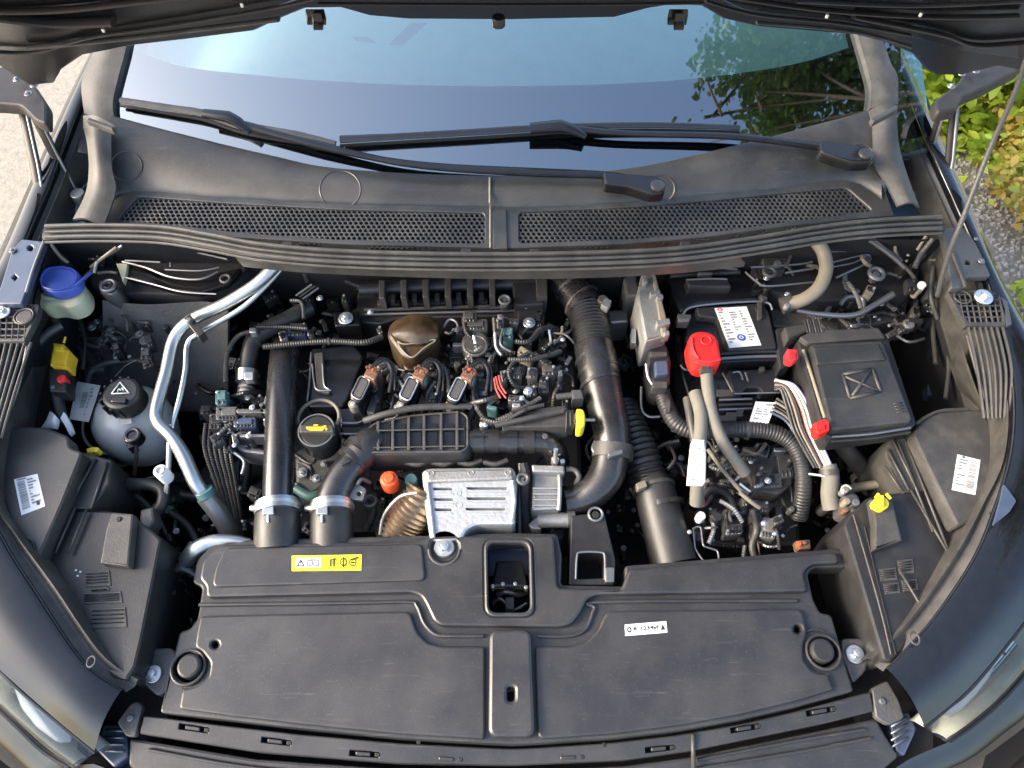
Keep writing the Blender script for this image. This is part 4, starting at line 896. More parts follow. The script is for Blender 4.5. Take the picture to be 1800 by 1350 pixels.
# amber brown cover over the filler neck of the manifold
amb = obj('amber_housing', g_plate([(694,560),(722,549),(752,548),(769,562),(773,598),(752,612),(728,632),(708,628),(690,604),(679,588),(684,570)], .905, .07, .006, rc=10), AMB, E)
obj('amber_dome', thicken(g_loft([[(690,568,.91),(728,552,.915),(768,568,.91)],[(688,585,.918),(730,578,.928),(770,588,.918)],[(702,600,.91),(735,605,.915),(768,598,.91)]], 14, 4, flip=True), .004), AMB, amb)
obj('amber_rim', T([(699,600,.914),(715,605,.914),(765,597,.914),(745,612,.912),(724,628,.908),(706,614,.908),(699,600,.914)], 1.3, 6), TANH, amb); obj('amber_foot', g_plate([(700,620),(745,615),(738,650),(712,652)], .87, .05, .004, rc=6), AMB, E)
# cam cover left part with pale rims painting in edge gloss
obj('cam_cover', g_plate([(545,612),(622,606),(640,625),(612,702),(602,716),(540,716)], .865, .05, .004, rc=6), PLG, E)
obj('cover_channel', g_plate([(552,620),(568,618),(572,680),(582,686),(578,692),(556,688)], .872, .01, .002, rc=3), PLD, E)
for P in ([(547,620),(545,660),(540,705)], [(549,640),(553,676),(560,686),(582,686)], [(567,640),(570,676),(578,684)]): obj('cover_rim', T([(x, y, .873) for x, y in P], 1.6, 6), STEEL, E)
obj('cam_cover', g_plate([(594,716),(640,714),(655,738),(650,762),(600,766)], .86, .04, .004, rc=4), PLG, E)
for y in (743, 762): obj('cover_rim', T([(598,y,.866),(628,y,.866),(644,y-7,.866)], 1.8, 6), STEEL, E)
# oil filler
ring = obj('filler_well', g_torus(560,735,.866,36,3.4,40,8,a0=-.4,a1=pi+.35), TANH, E)
oc = obj('oil_filler_cap', [g_disc(556,756,.895,33,.05,36,.006)], PL, E, label='black round oil filler cap with a yellow oil can symbol')
obj('cap_grip', g_plate([(527,746),(585,746),(587,760),(526,760)], .906, .014, .002, rc=3), PLD, oc)
obj('cap_rim', g_torus(556,756,.896,31,1.6,40,6), STEEL, oc)
def S(P, z): return g_plate(P, z, .0008, 0)
obj('oil_can_symbol', [S([(542,750),(566,750),(571,747),(574,749),(567,757),(545,757),(538,753),(538,750)], .9072), S([(551,746),(559,746),(559,748),(551,748)], .9072), S([(572,752),(575,752),(575,756),(572,756)], .9072)], YEG, oc)
# cam ring below cap
obj('pump_housing', g_plate([(517,790),(560,778),(602,782),(606,812),(580,860),(560,880),(520,872)], .80, .08, .006, rc=12), CASTD, E)
for q in ((531,831,.806,10),(570,815,.806,7),(556,841,.806,8),(566,838,.80,4)): bolt(q[0], q[1], q[2], q[3], E)
for P in ([(520,800),(545,815),(560,800),(590,790)], [(520,850),(545,862),(570,850)], [(525,812),(545,822),(548,845)]): obj('casting_web', T([(x, y, .80) for x, y in P], 3.5, 8), CASTD, E)
obj('grey_shroud', T([(520,858,.80),(545,872,.80),(566,868,.80)], 9, 12), GRN, E)
# ignition coils
def coil(px, py):
    c = obj('ignition_coil', g_plate(rect(px, py, 22, 52, 26), .905, .045, .003, rc=8), PLG, E)
    obj('coil_rim', T([(*p, .9065) for p in roundc(rect(px, py, 20, 40, 26), 7)] + [(*roundc(rect(px, py, 20, 40, 26), 7)[0], .9065)], 1.5, 6, smooth=False), ZINC if px > 700 else STEEL, c)
    obj('coil_window', g_plate(rect(px, py, 14, 34, 26), .9062, .002, 0, rc=5), CASTD, c)
    fx, fy = px-.44*30, py+.9*30; obj('coil_foot', g_disc(fx, fy, .895, 9, .02, 18), TANH, c); obj('foot_screw', g_disc(fx, fy, .898, 5, .012, 8), ZINC, c)
    obj('coil_side', T([(px+15, py-20, .90),(px+5, py+10, .90),(px-4, py+26, .895)], 3, 8), STEEL, c)
    ux, uy = px+.44*36+4, py-.9*36; u = obj('coil_plug', g_plate(rect(ux, uy+4, 22, 24, 26), .915, .03, .002, rc=3), COP, c)
    r = random.Random(int(px))
    for k in range(5): obj('plug_pin', g_disc(ux-9+k*5, uy-4+k*1.4+r.uniform(-2,3), .919, r.uniform(2,3.2), .008, 8), ORG if k == 2 else COP, u)
    obj('plug_lock', g_box(ux+6, uy+14, .912, 9, 10, .02, 26), GRN if px > 700 else PL, u)
    obj('plug_wire', T([(ux+4, uy-6, .915),(ux+22, uy-16, .91),(ux+34, uy+2, .90),(ux+30, uy+40, .88)], 3.2, 8), RUB, c); obj('plug_wire', T([(ux, uy-6, .915),(ux+18, uy-20, .91),(ux+38, uy-6, .90),(ux+40, uy+36, .88)], 2.2, 8), PL, c)
coil(634,682); coil(719,683); coil(804,684)
for x in (668,752,838): obj('coil_boot', T([(x,650,.86),(x-4,700,.86),(x-14,735,.85)], 11, 12), PL, E)
for x,y in ((655,712),(742,708),(770,700),(690,655)): obj('bracket', g_box(x, y, .87, 14, 30, .03, 20), CASTD, E)
# ribbed intake resonator
RS = [(640,752),(655,738),(720,724),(815,716),(829,728),(830,788),(818,800),(640,802),(632,790)]
rs = obj('ribbed_resonator', g_plate(RS, .888, .06, .011, rc=16), PL, E)
obj('resonator_neck', g_tube([(672,774,.864,25),(656,778,.870,30),(643,788,.872,31),(626,806,.868,28)], 28), PL, rs)
obj('resonator_rim', T([(*p, .889) for p in roundc([(646,756),(660,744),(722,731),(808,724),(822,732),(822,786),(812,794),(648,795),(640,786)], 8)]+[(650,752,.889)], 2.2, 8, smooth=False), PLD, rs)
for x in (664,690,718,745,775,803): obj('resonator_rib', g_plate([(x-2,742-(x-650)*.13),(x+3,741-(x-650)*.13),(x+3,790),(x-2,790)], .894, .008, .001), PLD if x % 2 else TRIM, rs)
for x in (677,704,732,760,789): obj('rib_pocket', g_box(x, 765, .8895, 17, 42, .002, 0, 0), PLG, rs)
for y in (757,787): obj('cross_rib', T([(650,y,.893),(816,y-3,.893)], 1.5, 6), PLD, rs)
obj('resonator_flange', T([(634,800,.86),(640,806,.86),(800,806,.86),(826,800,.86)], 4, 8), PL, rs)
obj('rail_above', T([(640,740,.89),(680,727,.90),(740,716,.90),(828,714,.89)], 6, 10), PLD, E)
# horizontal pipe and elbow to the throttle
hp = obj('intake_pipe', T([(826,775,.870),(870,775,.870),(930,775,.870),(958,778,.865),(976,795,.84),(980,815,.80)], 21, 22), PIPE, E)
for x, r, m in ((842,23,PIPE),(868,21.5,PL),(900,23.5,PIPE),(930,22.5,PL)): obj('pipe_collar', T([(x-9,775,.870),(x+9,775,.870)], r, 22, smooth=False), m, hp)
obj('pipe_boss', g_disc(958,766,.888,6,.01,14), CASTD, hp)
obj('elbow_bracket', g_plate([(932,752),(982,750),(986,800),(976,800),(972,768),(960,760)], .86, .03, .002, rc=3), CAST, E)
# harness box with yellow clip
hb = obj('wire_duct', g_plate([(884,742),(955,715),(995,712),(1002,725),(1000,750),(882,752)], .90, .04, .003, rc=4), PLD, E)
obj('duct_lid', T([(870,748,.905),(930,735,.91),(990,722,.905)], 5, 8), PLD, hb); obj('duct_plug', g_box(1002,735,.905,14,30,.03), PL, hb)
for k in range(3): obj('duct_ring', g_box(996+k*7,736,.907,3,28-k*5,.02), PLD, hb)
yc = obj('yellow_connector', g_plate([(1013,717),(1026,719),(1029,730),(1029,745),(1024,753),(1014,753)], .918, .03, .003, rc=4), YEL, E); obj('clip_tail', T([(1028,738,.905),(1045,738,.90)], 3), CAST, yc)
obj('sensor_body', g_plate([(1005,685),(1022,684),(1026,700),(1006,702)], .90, .03, .002), CASTD, E); obj('sensor_stub', T([(978,698,.89),(1005,695,.89),(1024,694,.89)], 6), CASTD, E)
# heat shield: real slots
SH = [(741,828),(752,822),(900,820),(907,830),(910,850),(906,875),(906,922),(840,922),(822,930),(812,948),(756,950),(748,900),(744,860)]
slot = lambda x0, x1, y: roundc([(x0,y-2.2),(x1,y-2.2),(x1-1,y+2.4),(x0+2,y+2.4)], 1.5)
hs = obj('heat_shield', g_plate(SH, .862, .05, .005, rc=7, holes=[slot(760,796,859), slot(761,797,877.5), slot(763,795,895.5), slot(820,892,858), slot(820,890,876), slot(818,889,894.5), circ(798,832,3,8)], hbev=.0008), SHIELD, E)
obj('shield_top', g_plate([(746,826),(900,823),(904,842),(750,848)], .868, .012, .004, rc=5), CAST, hs)
for x0, x1, y in ((762,796,868),(763,797,886),(765,795,903),(822,892,867),(822,890,885),(822,889,903)): obj('louvre', T([(x0,y,.862),(x1,y,.862)], 1.6, 8, flat=.5), SHIELD, hs)
obj('shield_ridge', T([(900,845,.864),(904,880,.864),(900,915,.864)], 4, 8), SHIELD, hs); obj('shield_ridge', T([(751,850,.864),(757,900,.864),(762,945,.864)], 3.5, 8), SHIELD, hs)
obj('centre_dimple', g_torus(806,868,.862,4,1,14,6), SHIELD, hs); obj('centre_dimple', g_torus(806,888,.862,6,1,14,6), SHIELD, hs)
for q in ((758,832),(828,831),(893,830)): obj('dimple', g_torus(q[0], q[1], .868, 5, 1.2, 14, 6), CAST, hs)
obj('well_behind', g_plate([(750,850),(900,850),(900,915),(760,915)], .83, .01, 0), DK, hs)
# crumpled gold foil elbow at the left of the shield
fo = obj('foil_elbow', g_tube([(748,862,.84,34),(735,885,.83,36),(712,915,.81,38),(690,950,.79,36)], 30, corr=(0,1,.0085,.06), step=.002), GOLD, E)
obj('foil_edge', T([(733,866,.875),(705,872,.865),(683,893,.85),(672,915,.83),(668,940,.82)], 3, 8), CAST, fo)
oc2 = obj('orange_cap', g_disc(683,841,.865,16,.03,24,.006), ORG, E, label='round orange plug cap'); obj('cap_boss', g_disc(683,839,.870,9,.01,20), ORG, oc2)
obj('grey_cap', g_disc(722,842,.85,11,.03,20), GRN, E)
for k, x in enumerate((742,790,835,880)): obj('shield_seal', T([(x-30,812,.855),(x-8,816,.855),(x+12,809,.855)], 5, 8), PLD, E)
# turbo actuator casting right of shield
tc = obj('turbo_housing', g_plate([(936,828),(988,830),(990,846),(984,850),(984,895),(934,898)], .845, .06, .005, rc=5), CAST, E)
obj('housing_band', g_plate([(934,816),(992,818),(993,831),(936,829)], .862, .02, .003, rc=3), CAST, tc)
for y in (858,868,878,888): obj('housing_rib', T([(936,y,.847),(982,y,.847)], 2.4, 6), CAST, tc)
obj('housing_edge', T([(983,832,.85),(984,865,.85),(982,897,.845)], 4, 8), CAST, tc)
obj('actuator', T([(945,915,.82),(975,914,.82),(998,914,.82)], 13, 16), CAST, E); obj('actuator_cap', T([(998,912,.82),(1010,912,.82)], 16, 16, smooth=False), CASTD, E); obj('actuator_foot', g_plate([(928,922),(948,900),(952,930),(935,930)], .82, .04, .003, rc=3), CAST, E)
obj('drain_pipe', T([(915,815,.85),(915,850,.84),(914,890,.82),(913,940,.80)], 4.5), CASTD, E); obj('pipe_eye', g_torus(919,842,.862,9,3.5), CASTD, E); bolt(919,842,.855,6,E); obj('dark_bracket', T([(920,815,.86),(924,835,.855),(922,865,.84),(926,935,.80)], 8, 8), DK, E)
obj('vertical_stud', T([(977,790,.90),(976,812,.87)], 4), ZINC, E); obj('stud_nut', g_disc(976,806,.87,7,.02,6), ZINC, E); obj('stud_nut', g_disc(989,810,.86,5,.02,6), ZINC, E)
obj('oil_hose', T([(995,825,.85),(1010,826,.85),(1018,838,.845),(1012,850,.83)], 5), CASTD, E)
# ---- hoses and small hardware: right-centre cluster of the engine
def CT(P, r, seg=8):
    '''split-loom conduit: fine ridges along the run'''
    return T(P, r, seg, corr=(0, 1, .0042, .09), step=.0008) if r >= 3 else T(P, r, seg)
def hose(P, r, m=RUB, nm='hose', par=None, seg=8):
    o = obj(nm, CT(P, r, seg) if r < 8 else T(P, r, seg), m, par or E)
    if r >= 4 and len(P) > 3:
        a = P[len(P)//2]; b = P[len(P)//2-1]; d = Vector((b[0]-a[0], b[1]-a[1], 0)).normalized()*4
        obj('tape_band', T([a, (a[0]+d.x, a[1]+d.y, a[2])], r*1.14, 10, smooth=False), PLD if m is not PLD else PL, o)
    return o
hose([(815,560,.90),(820,585,.90),(840,600,.89),(858,596,.88)], 4)
for P, r, m in (
  ([(830,560,.89),(825,600,.89),(835,660,.88),(838,700,.87)], 4, RUB), ([(868,560,.90),(872,600,.90),(880,612,.89),(905,620,.88)], 3.5, CASTD),
  ([(884,578,.905),(880,605,.905),(898,618,.90)], 2.5, STEEL), ([(930,620,.90),(905,635,.90),(894,655,.90),(905,678,.89),(930,682,.88)], 4, RUB),
  ([(905,600,.90),(930,600,.90),(950,580,.89),(970,575,.88)], 5, RUB), ([(892,632,.90),(930,632,.90),(965,625,.89),(985,618,.88)], 5, PLD),
  ([(870,585,.91),(872,610,.90),(882,625,.90)], 3, CAST), ([(965,580,.88),(968,600,.87),(966,622,.86)], 3, ZINC),
  ([(835,655,.89),(832,690,.89),(840,720,.90),(858,742,.895),(870,745,.89)], 4.5, RUB), ([(775,640,.90),(785,655,.89),(790,690,.88),(788,720,.87)], 4.5, RUB),
  ([(750,710,.87),(752,690,.88),(765,670,.89)], 3, CASTD), ([(845,735,.90),(880,742,.905),(925,720,.91),(955,712,.905)], 4, PLD),
  ([(780,575,.885),(790,562,.89),(802,566,.89),(806,580,.88)], 2.5, STEEL), ([(990,655,.88),(1005,662,.87),(1008,680,.87)], 3, RUB),
  ([(940,620,.90),(965,640,.885),(985,650,.88)], 4, RUB), ([(950,700,.90),(930,712,.90),(900,728,.905),(872,740,.90)], 5, PLD),
  ([(845,580,.885),(850,610,.88),(862,612,.88),(868,590,.88)], 2.5, CASTD), ([(716,620,.86),(712,650,.86),(700,690,.86)], 6, PL)): hose(P, r, m)
for P in ([(872,662),(876,680),(885,694),(890,700)], [(877,660),(881,678),(890,692)], [(869,665),(872,684),(880,700)]): hose([(x, y, .905) for x, y in P], 1.8, WIRR, 'red_wire')
def blk(px, py, w_, h_, z, m, rot=0, th=.03, nm='connector', par=None):
    o = obj(nm, g_box(px, py, z, w_, h_, th, rot, .0018, 3), m, par or E); detail(o, px, py, z, w_, h_, rot, m); return o
dr = random.Random(9)
def detail(o, px, py, z, w_, h_, rot, m):
    '''lid, ribs, latch and pins that break up a moulded housing'''
    if min(w_, h_) < 9: return
    c, s_ = cos(radians(rot)), sin(radians(rot)); q = lambda x, y: (px + x*c - y*s_, py + x*s_ + y*c)
    x, y = q(dr.uniform(-.1,.1)*w_, -.12*h_)
    obj('housing_lid', g_box(x, y, z+.003, w_*.68, h_*.5, .004, rot, .001, 2), dr.choice((m, PL, PLD, PLG)), o)
    n = max(2, int(w_/7))
    for k in range(n):
        x0 = -w_*.4 + w_*.8*(k+.5)/n; a, b = q(x0, h_*.22), q(x0, h_*.46)
        obj('rib', T([(*a, z+.0015), (*b, z+.0015)], 1.3, 5, smooth=False), dr.choice((PLD, STEEL, PL, CASTD)), o)
    if dr.random() < .7:
        a = q(w_*.34*dr.choice((-1, 1)), -.36*h_); obj('lug', g_disc(a[0], a[1], z+.006, 2.4, .006, 10), dr.choice((STEEL, ZINC, CAST, PL)), o)
for a in ((836,570,42,20,.90,CASTD),(826,556,24,20,.905,PLD),(834,590,20,16,.89,CAST),(838,595,46,8,.885,PL),(893,585,18,20,.90,GRN,0),(878,568,10,18,.905,CASTD),(808,580,14,14,.885,PLD),(806,605,22,7,.885,STEEL),
          (908,655,20,22,.895,TRIM),(936,655,18,20,.90,CASTD),(965,650,24,18,.90,PLD),(985,655,10,12,.895,STEEL),(925,620,30,14,.895,TANH,30),(940,675,20,14,.88,PL),(955,680,20,22,.88,CASTD),(905,700,24,12,.90,STEEL,5),(908,712,16,8,.90,CAST),
          (865,716,18,7,.90,GRN,10),(845,680,20,30,.87,GRN),(900,670,40,40,.86,PL),(860,640,30,30,.86,PL),(870,680,24,40,.86,PLG),(960,610,30,40,.86,PLG),(805,625,30,30,.86,PL),(985,600,24,60,.84,PLG),(888,618,30,14,.87,PL),
          (850,745,14,10,.89,ZINC),(857,748,26,24,.87,PLG),(880,560,10,16,.905,CAST),(948,560,10,30,.88,PL),(832,612,12,10,.89,ZINC)):
    blk(*a[:6], rot=a[6] if len(a) > 6 else 0)
obj('vacuum_valve', [g_disc(835,600,.895,24,.04,26,.004)], PLD, E); obj('valve_ring', g_torus(836,608,.893,20,3,26,8), CASTD, E); obj('valve_stem', T([(833,590,.91),(836,604,.905)], 3), ZINC, E)
bolt(928,688,.895,8,E); bolt(917,700,.90,5,E); bolt(853,746,.895,5,E)
obj('pulley', g_torus(758,690,.86,20,5,24,8), PLD, E)
# ---- left: thermostat and coolant hoses
hose([(545,540,.88),(505,562,.885),(465,582,.88),(445,600,.875),(437,630,.865),(434,650,.86)], 15, RUB, 'coolant_hose', seg=16)
hc = obj('hose_clamp', T([(434,652,.862),(433,672,.858)], 18.5, 20, smooth=False), ALU, E); obj('clamp_screw', g_box(437,660,.885,16,14,.015), ZINC, hc)
obj('hose_fitting', T([(433,672,.855),(431,700,.85)], 13, 14), CASTD, E)
for y in (682,690,698): obj('fitting_ring', T([(433,y,.852),(432,y+4,.852)], 15, 14, smooth=False), CAST, E)
hose([(445,582,.90),(420,590,.895),(402,615,.89),(397,645,.885),(397,672,.88)], 4.5, RUB, 'vacuum_hose'); obj('hose_joint', g_box(444,580,.91,12,9,.015), ZINC, E)
hose([(462,610,.90),(520,604,.90),(580,600,.90),(640,602,.90),(672,592,.89)], 6, RUB, 'breather_hose'); hose([(450,575,.90),(500,575,.90),(540,578,.90)], 4, RUB)
hose([(510,528,.90),(530,532,.90),(534,560,.895)], 3.5, CASTD)
for a in ((497,590,14,18,.89,CAST,-15),(520,582,34,16,.885,PAINTB),(524,572,30,10,.89,PLD),(545,585,10,12,.89,STEEL),(388,698,20,26,.88,GRN),(398,726,38,24,.875,CASTD),(440,722,50,8,.88,CASTD),(378,740,22,28,.865,CASTD),(430,742,40,18,.87,PAINTB),
          (470,742,14,14,.87,PLD),(478,740,6,12,.875,TANH),(430,765,26,14,.865,PLD),(445,765,50,6,.87,STEEL),(415,752,28,10,.86,PL),(392,765,30,14,.85,PL),(404,790,20,14,.84,PL),(464,722,16,8,.88,STEEL),(362,720,20,16,.85,PLD)):
    blk(*a[:6], rot=a[6] if len(a) > 6 else 0, nm='thermostat_block' if a[0] < 480 else 'connector')
for q in ((443,716,.885,5),(436,766,.875,5),(435,700,.86,5)): bolt(q[0], q[1], q[2], q[3], E)
obj('grey_casting', g_plate([(410,775),(470,790),(470,800),(430,795),(405,785)], .83, .05, .004, rc=4), CAST, E)
for k in range(6): hose([(362+k*9,745,.85),(360+k*9,790,.84),(380+k*7,850,.80),(410+k*4,940,.72)], 4, (PLD, RUB, PL)[k % 3], 'cable')
hose([(385,870,.70),(400,820,.74),(415,800,.76)], 8); hose([(430,860,.70),(440,810,.74),(455,800,.76)], 6); obj('belt_cover', g_disc(390,850,.68,50,.08,30), PL, E); obj('belt_cover', g_plate([(420,800),(470,800),(470,870),(415,870)], .70, .1, .005, rc=10), PLG, E)
for k in range(3): obj('studs', T([(520+k*6, 520+k*3, .885),(548+k*6, 500+k*3, .89)], 2), (CAST, PLD, STEEL)[k], E)
# brackets between pipes and foil
obj('steel_bracket', g_plate([(612,858),(628,848),(644,860),(638,880),(622,878),(610,872)], .86, .008, .001, rc=4, holes=[circ(631,868,4,10)]), STEEL, E); obj('steel_bracket', T([(628,852,.862),(636,842,.865),(650,848,.85)], 4), CASTD, E)
hose([(640,870,.82),(655,880,.80),(655,905,.78),(645,930,.76)], 7, CASTD, 'dipstick_tube'); obj('eye_bracket', g_torus(650,880,.82,10,4), CASTD, E)
# random small hardware filling the depth of the engine (cables, brackets, plugs)
rr = random.Random(77)
def clutter(x0, y0, x1, y1, n, z0, z1, par, mats=(PL, PLD, CASTD, RUB, PLG, STEEL), avoid=()):
    for i in range(n):
        x, y, z = rr.uniform(x0, x1), rr.uniform(y0, y1), rr.uniform(z0, z1); k = rr.random(); m = rr.choice(mats)
        if k < .42:
            a = rr.uniform(0, 2*pi); l = rr.uniform(18, 55); b = a + rr.uniform(-1.2, 1.2)
            p = [(x, y, z), (x+cos(a)*l*.5, y+sin(a)*l*.5, z+rr.uniform(-.01,.015)), (x+cos(a)*l*.5+cos(b)*l*.5, y+sin(a)*l*.5+sin(b)*l*.5, z-rr.uniform(0,.02))]
            obj('cable', CT(p, rr.uniform(1.8, 5), 8), m, par)
        elif k < .75:
            W_, H_, R_ = rr.uniform(8,26), rr.uniform(6,22), rr.uniform(-35,35); detail(obj('bracket', g_box(x, y, z, W_, H_, rr.uniform(.01,.03), R_, .0015, 2), m, par), x, y, z, W_, H_, R_, m)
        elif k < .88: obj('fitting', g_disc(x, y, z, rr.uniform(4,10), .02, 14), m, par)
        else: bolt(x, y, z, rr.uniform(3,6), par, rr.choice((ZINC, STEEL, STEEL)), 'small_bolt')
clutter(790,560,1000,740,60,.80,.875,E); clutter(800,560,1000,720,46,.87,.895,E,(PL,PLD,CASTD,STEEL,CAST,RUB,TRIM))
clutter(560,560,800,720,45,.80,.86,E); clutter(640,640,800,725,24,.86,.885,E,(PL,PLD,CASTD,STEEL,RUB,CAST)); clutter(380,690,480,800,22,.84,.875,E,(PL,PLD,CASTD,STEEL,PAINTB))
clutter(400,560,560,700,22,.74,.84,E)
clutter(500,800,740,930,36,.68,.78,E)
clutter(910,800,1040,940,26,.70,.80,E)
clutter(360,700,480,930,26,.66,.80,E)
clutter(470,480,640,570,20,.76,.86,E, (PL, PLG, DK, PLD))
# ================================================================== PIPES THAT BOLT ON
cp = thing('charge_pipe', 'straight black charge pipe left of the oil cap, ending in a silver clamp', 'pipe', base(490,800,.6), group='charge air pipes')
obj('pipe', T([(510,575,.80),(502,620,.86),(496,680,.88),(492,760,.88),(489,840,.87),(488,885,.86)], 26, 26), PIPE, cp)
b = obj('rubber_boot', g_tube([(488,878,.86,33),(488,900,.855,38),(488,925,.85,40),(488,960,.84,40)], 26), RUB, cp)
def clamp(px, py, z, R, par):
    c = obj('hose_clamp', T([(px,py-8,z),(px,py+10,z)], R, 30, smooth=False), ALU, par)
    obj('clamp_band', T([(px,py-2,z),(px,py+3,z)], R+1.5, 30, smooth=False), ZINC, c); obj('clamp_screw', T([(px-R-6,py,z+.01),(px-R+14,py,z+.022)], 6, 8), ZINC, c)
    obj('clamp_buckle', g_box(px-R*.45, py+1, z+.032, 20, 20, .012), ALU, c); obj('buckle_tail', g_box(px-R*.45, py+18, z+.028, 5, 14, .006), ALU, c)
clamp(489, 893, .86, 40, cp)
cq = thing('charge_pipe', 'angled black charge pipe running from the ribbed box down to a silver clamp', 'pipe', base(590,860,.6), group='charge air pipes')
obj('pipe', g_tube([(650,780,.86,24),(628,806,.865,26),(604,836,.86,28),(590,862,.855,30),(583,886,.85,31)], 26), PIPE, cq)
obj('pipe_collar', T([(640,786,.87),(632,796,.87)], 32, 24, smooth=False), PL, cq); obj('pipe_collar', T([(625,804,.868),(618,812,.868)], 30, 24, smooth=False), PL, cq); obj('pipe_collar', T([(634,794,.868),(630,799,.868)], 34, 24, smooth=False), PIPE, cq)
obj('rubber_boot', g_tube([(583,880,.85,33),(583,902,.845,37),(583,925,.84,38),(583,960,.83,38)], 26), RUB, cq); clamp(583, 893, .85, 38, cq)
obj('pipe_notch', g_box(608,813,.90,18,4,.004,-28), DK, cq)
# air intake duct on the right of the engine
ai = thing('intake_duct', 'thick glossy black air intake duct with a corrugated middle, right of the engine', 'duct', base(1060,680,.6))
obj('upper_elbow', g_tube([(965,480,.86,24),(990,500,.87,28),(1015,520,.875,31),(1030,542,.875,34)], 26), TANH if False else PIPE, ai)
for q in ((1003,508,30),(1022,530,34)): obj('elbow_ring', T([(q[0]-2,q[1]-2,.872),(q[0]+2,q[1]+2,.872)], q[2]+1.5, 26, smooth=False), PLD, ai)
obj('corrugated_section', g_tube([(1028,540,.875,34),(1038,575,.875,34),(1045,620,.875,35)], 30, corr=(0,1,.0072,.075), step=.0011), PL, ai)
obj('lower_pipe', g_tube([(1044,612,.875,35),(1052,650,.875,36),(1062,700,.87,34),(1074,750,.865,33),(1078,790,.855,32)], 28), PIPE, ai)
for q in ((1048,634,38),(1053,655,38.5),(1056,676,37)): obj('pipe_band', T([(q[0]-1,q[1]-3,.872),(q[0]+1,q[1]+3,.872)], q[2], 28, smooth=False), PIPE, ai)
obj('gap_cover', g_disc(1055,690,.895,9,.01), PL, ai)
jo = obj('joint_collar', T([(1078,782,.856),(1076,806,.85)], 36, 26, smooth=False), PLD, ai); obj('joint_catch', g_box(1082,796,.89,26,8,.01,-15), STEEL, jo); obj('joint_strap', T([(1050,770,.86),(1042,790,.86),(1060,808,.86)], 3), STEEL, jo)
obj('return_bend', g_tube([(1074,800,.85,32),(1066,835,.84,32),(1045,862,.83,30),(1015,880,.82,26),(992,884,.82,24)], 26), PIPE, ai)
obj('top_sensor', [g_disc(1060,525,.91,9,.03,16)], CASTD, ai); obj('sensor_clip', g_box(1066,532,.915,14,16,.015,30), CAST, ai); obj('sensor_lead', T([(1050,470,.93),(1075,480,.93),(1090,486,.93)], 2), STEEL, ai)
c2 = thing('air_box_hose', 'second corrugated black hose leading down to a smooth cylinder behind the radiator cover', 'hose', base(1150,850,.6))
obj('corrugated_section', g_tube([(1098,715,.80,24),(1110,750,.81,28),(1128,800,.81,32),(1142,850,.80,34)], 28, corr=(0,1,.0105,.07), step=.0016), PL, c2)
obj('outlet_cylinder', g_tube([(1140,846,.80,34),(1150,862,.80,36),(1165,920,.79,38),(1185,992,.78,42)], 28), RUB, c2)
obj('cylinder_ring', T([(1164,884,.797),(1166,892,.796)], 38.5, 28, smooth=False), PIPE, c2); obj('cylinder_ring', T([(1148,856,.80),(1150,862,.80)], 38.5, 28, smooth=False), PLD, c2)
obj('hose_clip', g_box(1128,852,.84,18,12,.015,-20), TANH, c2)
obj('side_seam', T([(1134,900,.80),(1144,940,.795),(1152,975,.79)], 3.5), TANH, c2)
# ================================================================== LEFT SIDE OF THE BAY
ct = thing('coolant_tank', 'round translucent grey coolant tank with a black warning cap', 'tank', base(215,740,.6))
c0 = U(215, 722, .86); tk = tt(215, 722, .86)
tank = obj('tank_body', g_lathe(c0, [(30*tk,-.13),(58*tk,-.11),(68*tk,-.07),(69*tk,-.045),(64*tk,-.02),(52*tk,.0),(36*tk,.012),(20*tk,.016)], 40), TANK, ct)
obj('tank_seam', g_torus(215,737,.80,67,2.5,48,6), TANK, tank)
obj('tank_base_ring', g_torus(215,800,.72,20,5,24,8), TANH, ct)
obj('cap_neck', g_disc(212,698,.885,28,.03,30), TANK, ct)
cap = obj('pressure_cap', [g_disc(212,690,.915,33,.035,36,.006)], PL, ct)
for k in range(14):
    a = 2*pi*k/14; p = U(212, 694, .905); t_ = tt(212,694,.905)
    obj('cap_knurl', g_lathe((p.x+cos(a)*33*t_, p.y+sin(a)*33*t_, p.z-.02), [(.0035,0),(.0035,.022),(.002,.025)], 8), PLG, cap)
for a, b in (((211,672),(196,692)), ((196,692),(227,691)), ((227,691),(211,672))): obj('warning_triangle', T([(*a,.917),(*b,.917)], 1.3, 5, smooth=False), WHT, cap)
obj('warning_steam', T([(207,688,.917),(209,683,.917),(212,686,.917),(215,681,.917),(217,687,.917)], 1.1, 5), WHT, cap)
obj('cap_grip', g_box(208,702,.922,26,10,.012,5), PLG, cap)
obj('label_patch', g_plate([(208,730),(228,727),(232,744),(212,748)], .8795, .001, 0), GRY, ct)
lp = obj('level_plug', [g_disc(232,764,.872,15,.02,22)], PLG, ct); obj('plug_ring', g_torus(232,764,.874,11,2.5), CASTD, lp); obj('plug_body', g_box(228,780,.862,14,14,.02,-20), PLG, lp); obj('plug_lead', T([(237,782,.86),(240,800,.84),(236,835,.80)], 3.5), PLD, ct)
tg = thing('paper_tag', 'grey-white printed label sticking out behind the coolant tank', 'label', base(145,705,.85))
s_ = Sticker('tag_sheet', [(136,671),(177,678),(156,742),(122,737)], .87, GRY, tg); s_.rects(barcode(.35,.25,.60,.70,18,'v',5), INKG); s_.rects(lines(.66,.1,.95,.9,8,9), INKG)
wc = thing('washer_filler', 'milky washer-fluid filler neck with a domed blue cap', 'filler', base(105,500,.8))
nk = obj('filler_neck', g_plate([(62,500),(80,478),(125,478),(148,498),(150,520),(140,534),(118,542),(98,536),(76,540),(60,530)], .960, .035, .008, rc=14), NECK, wc)
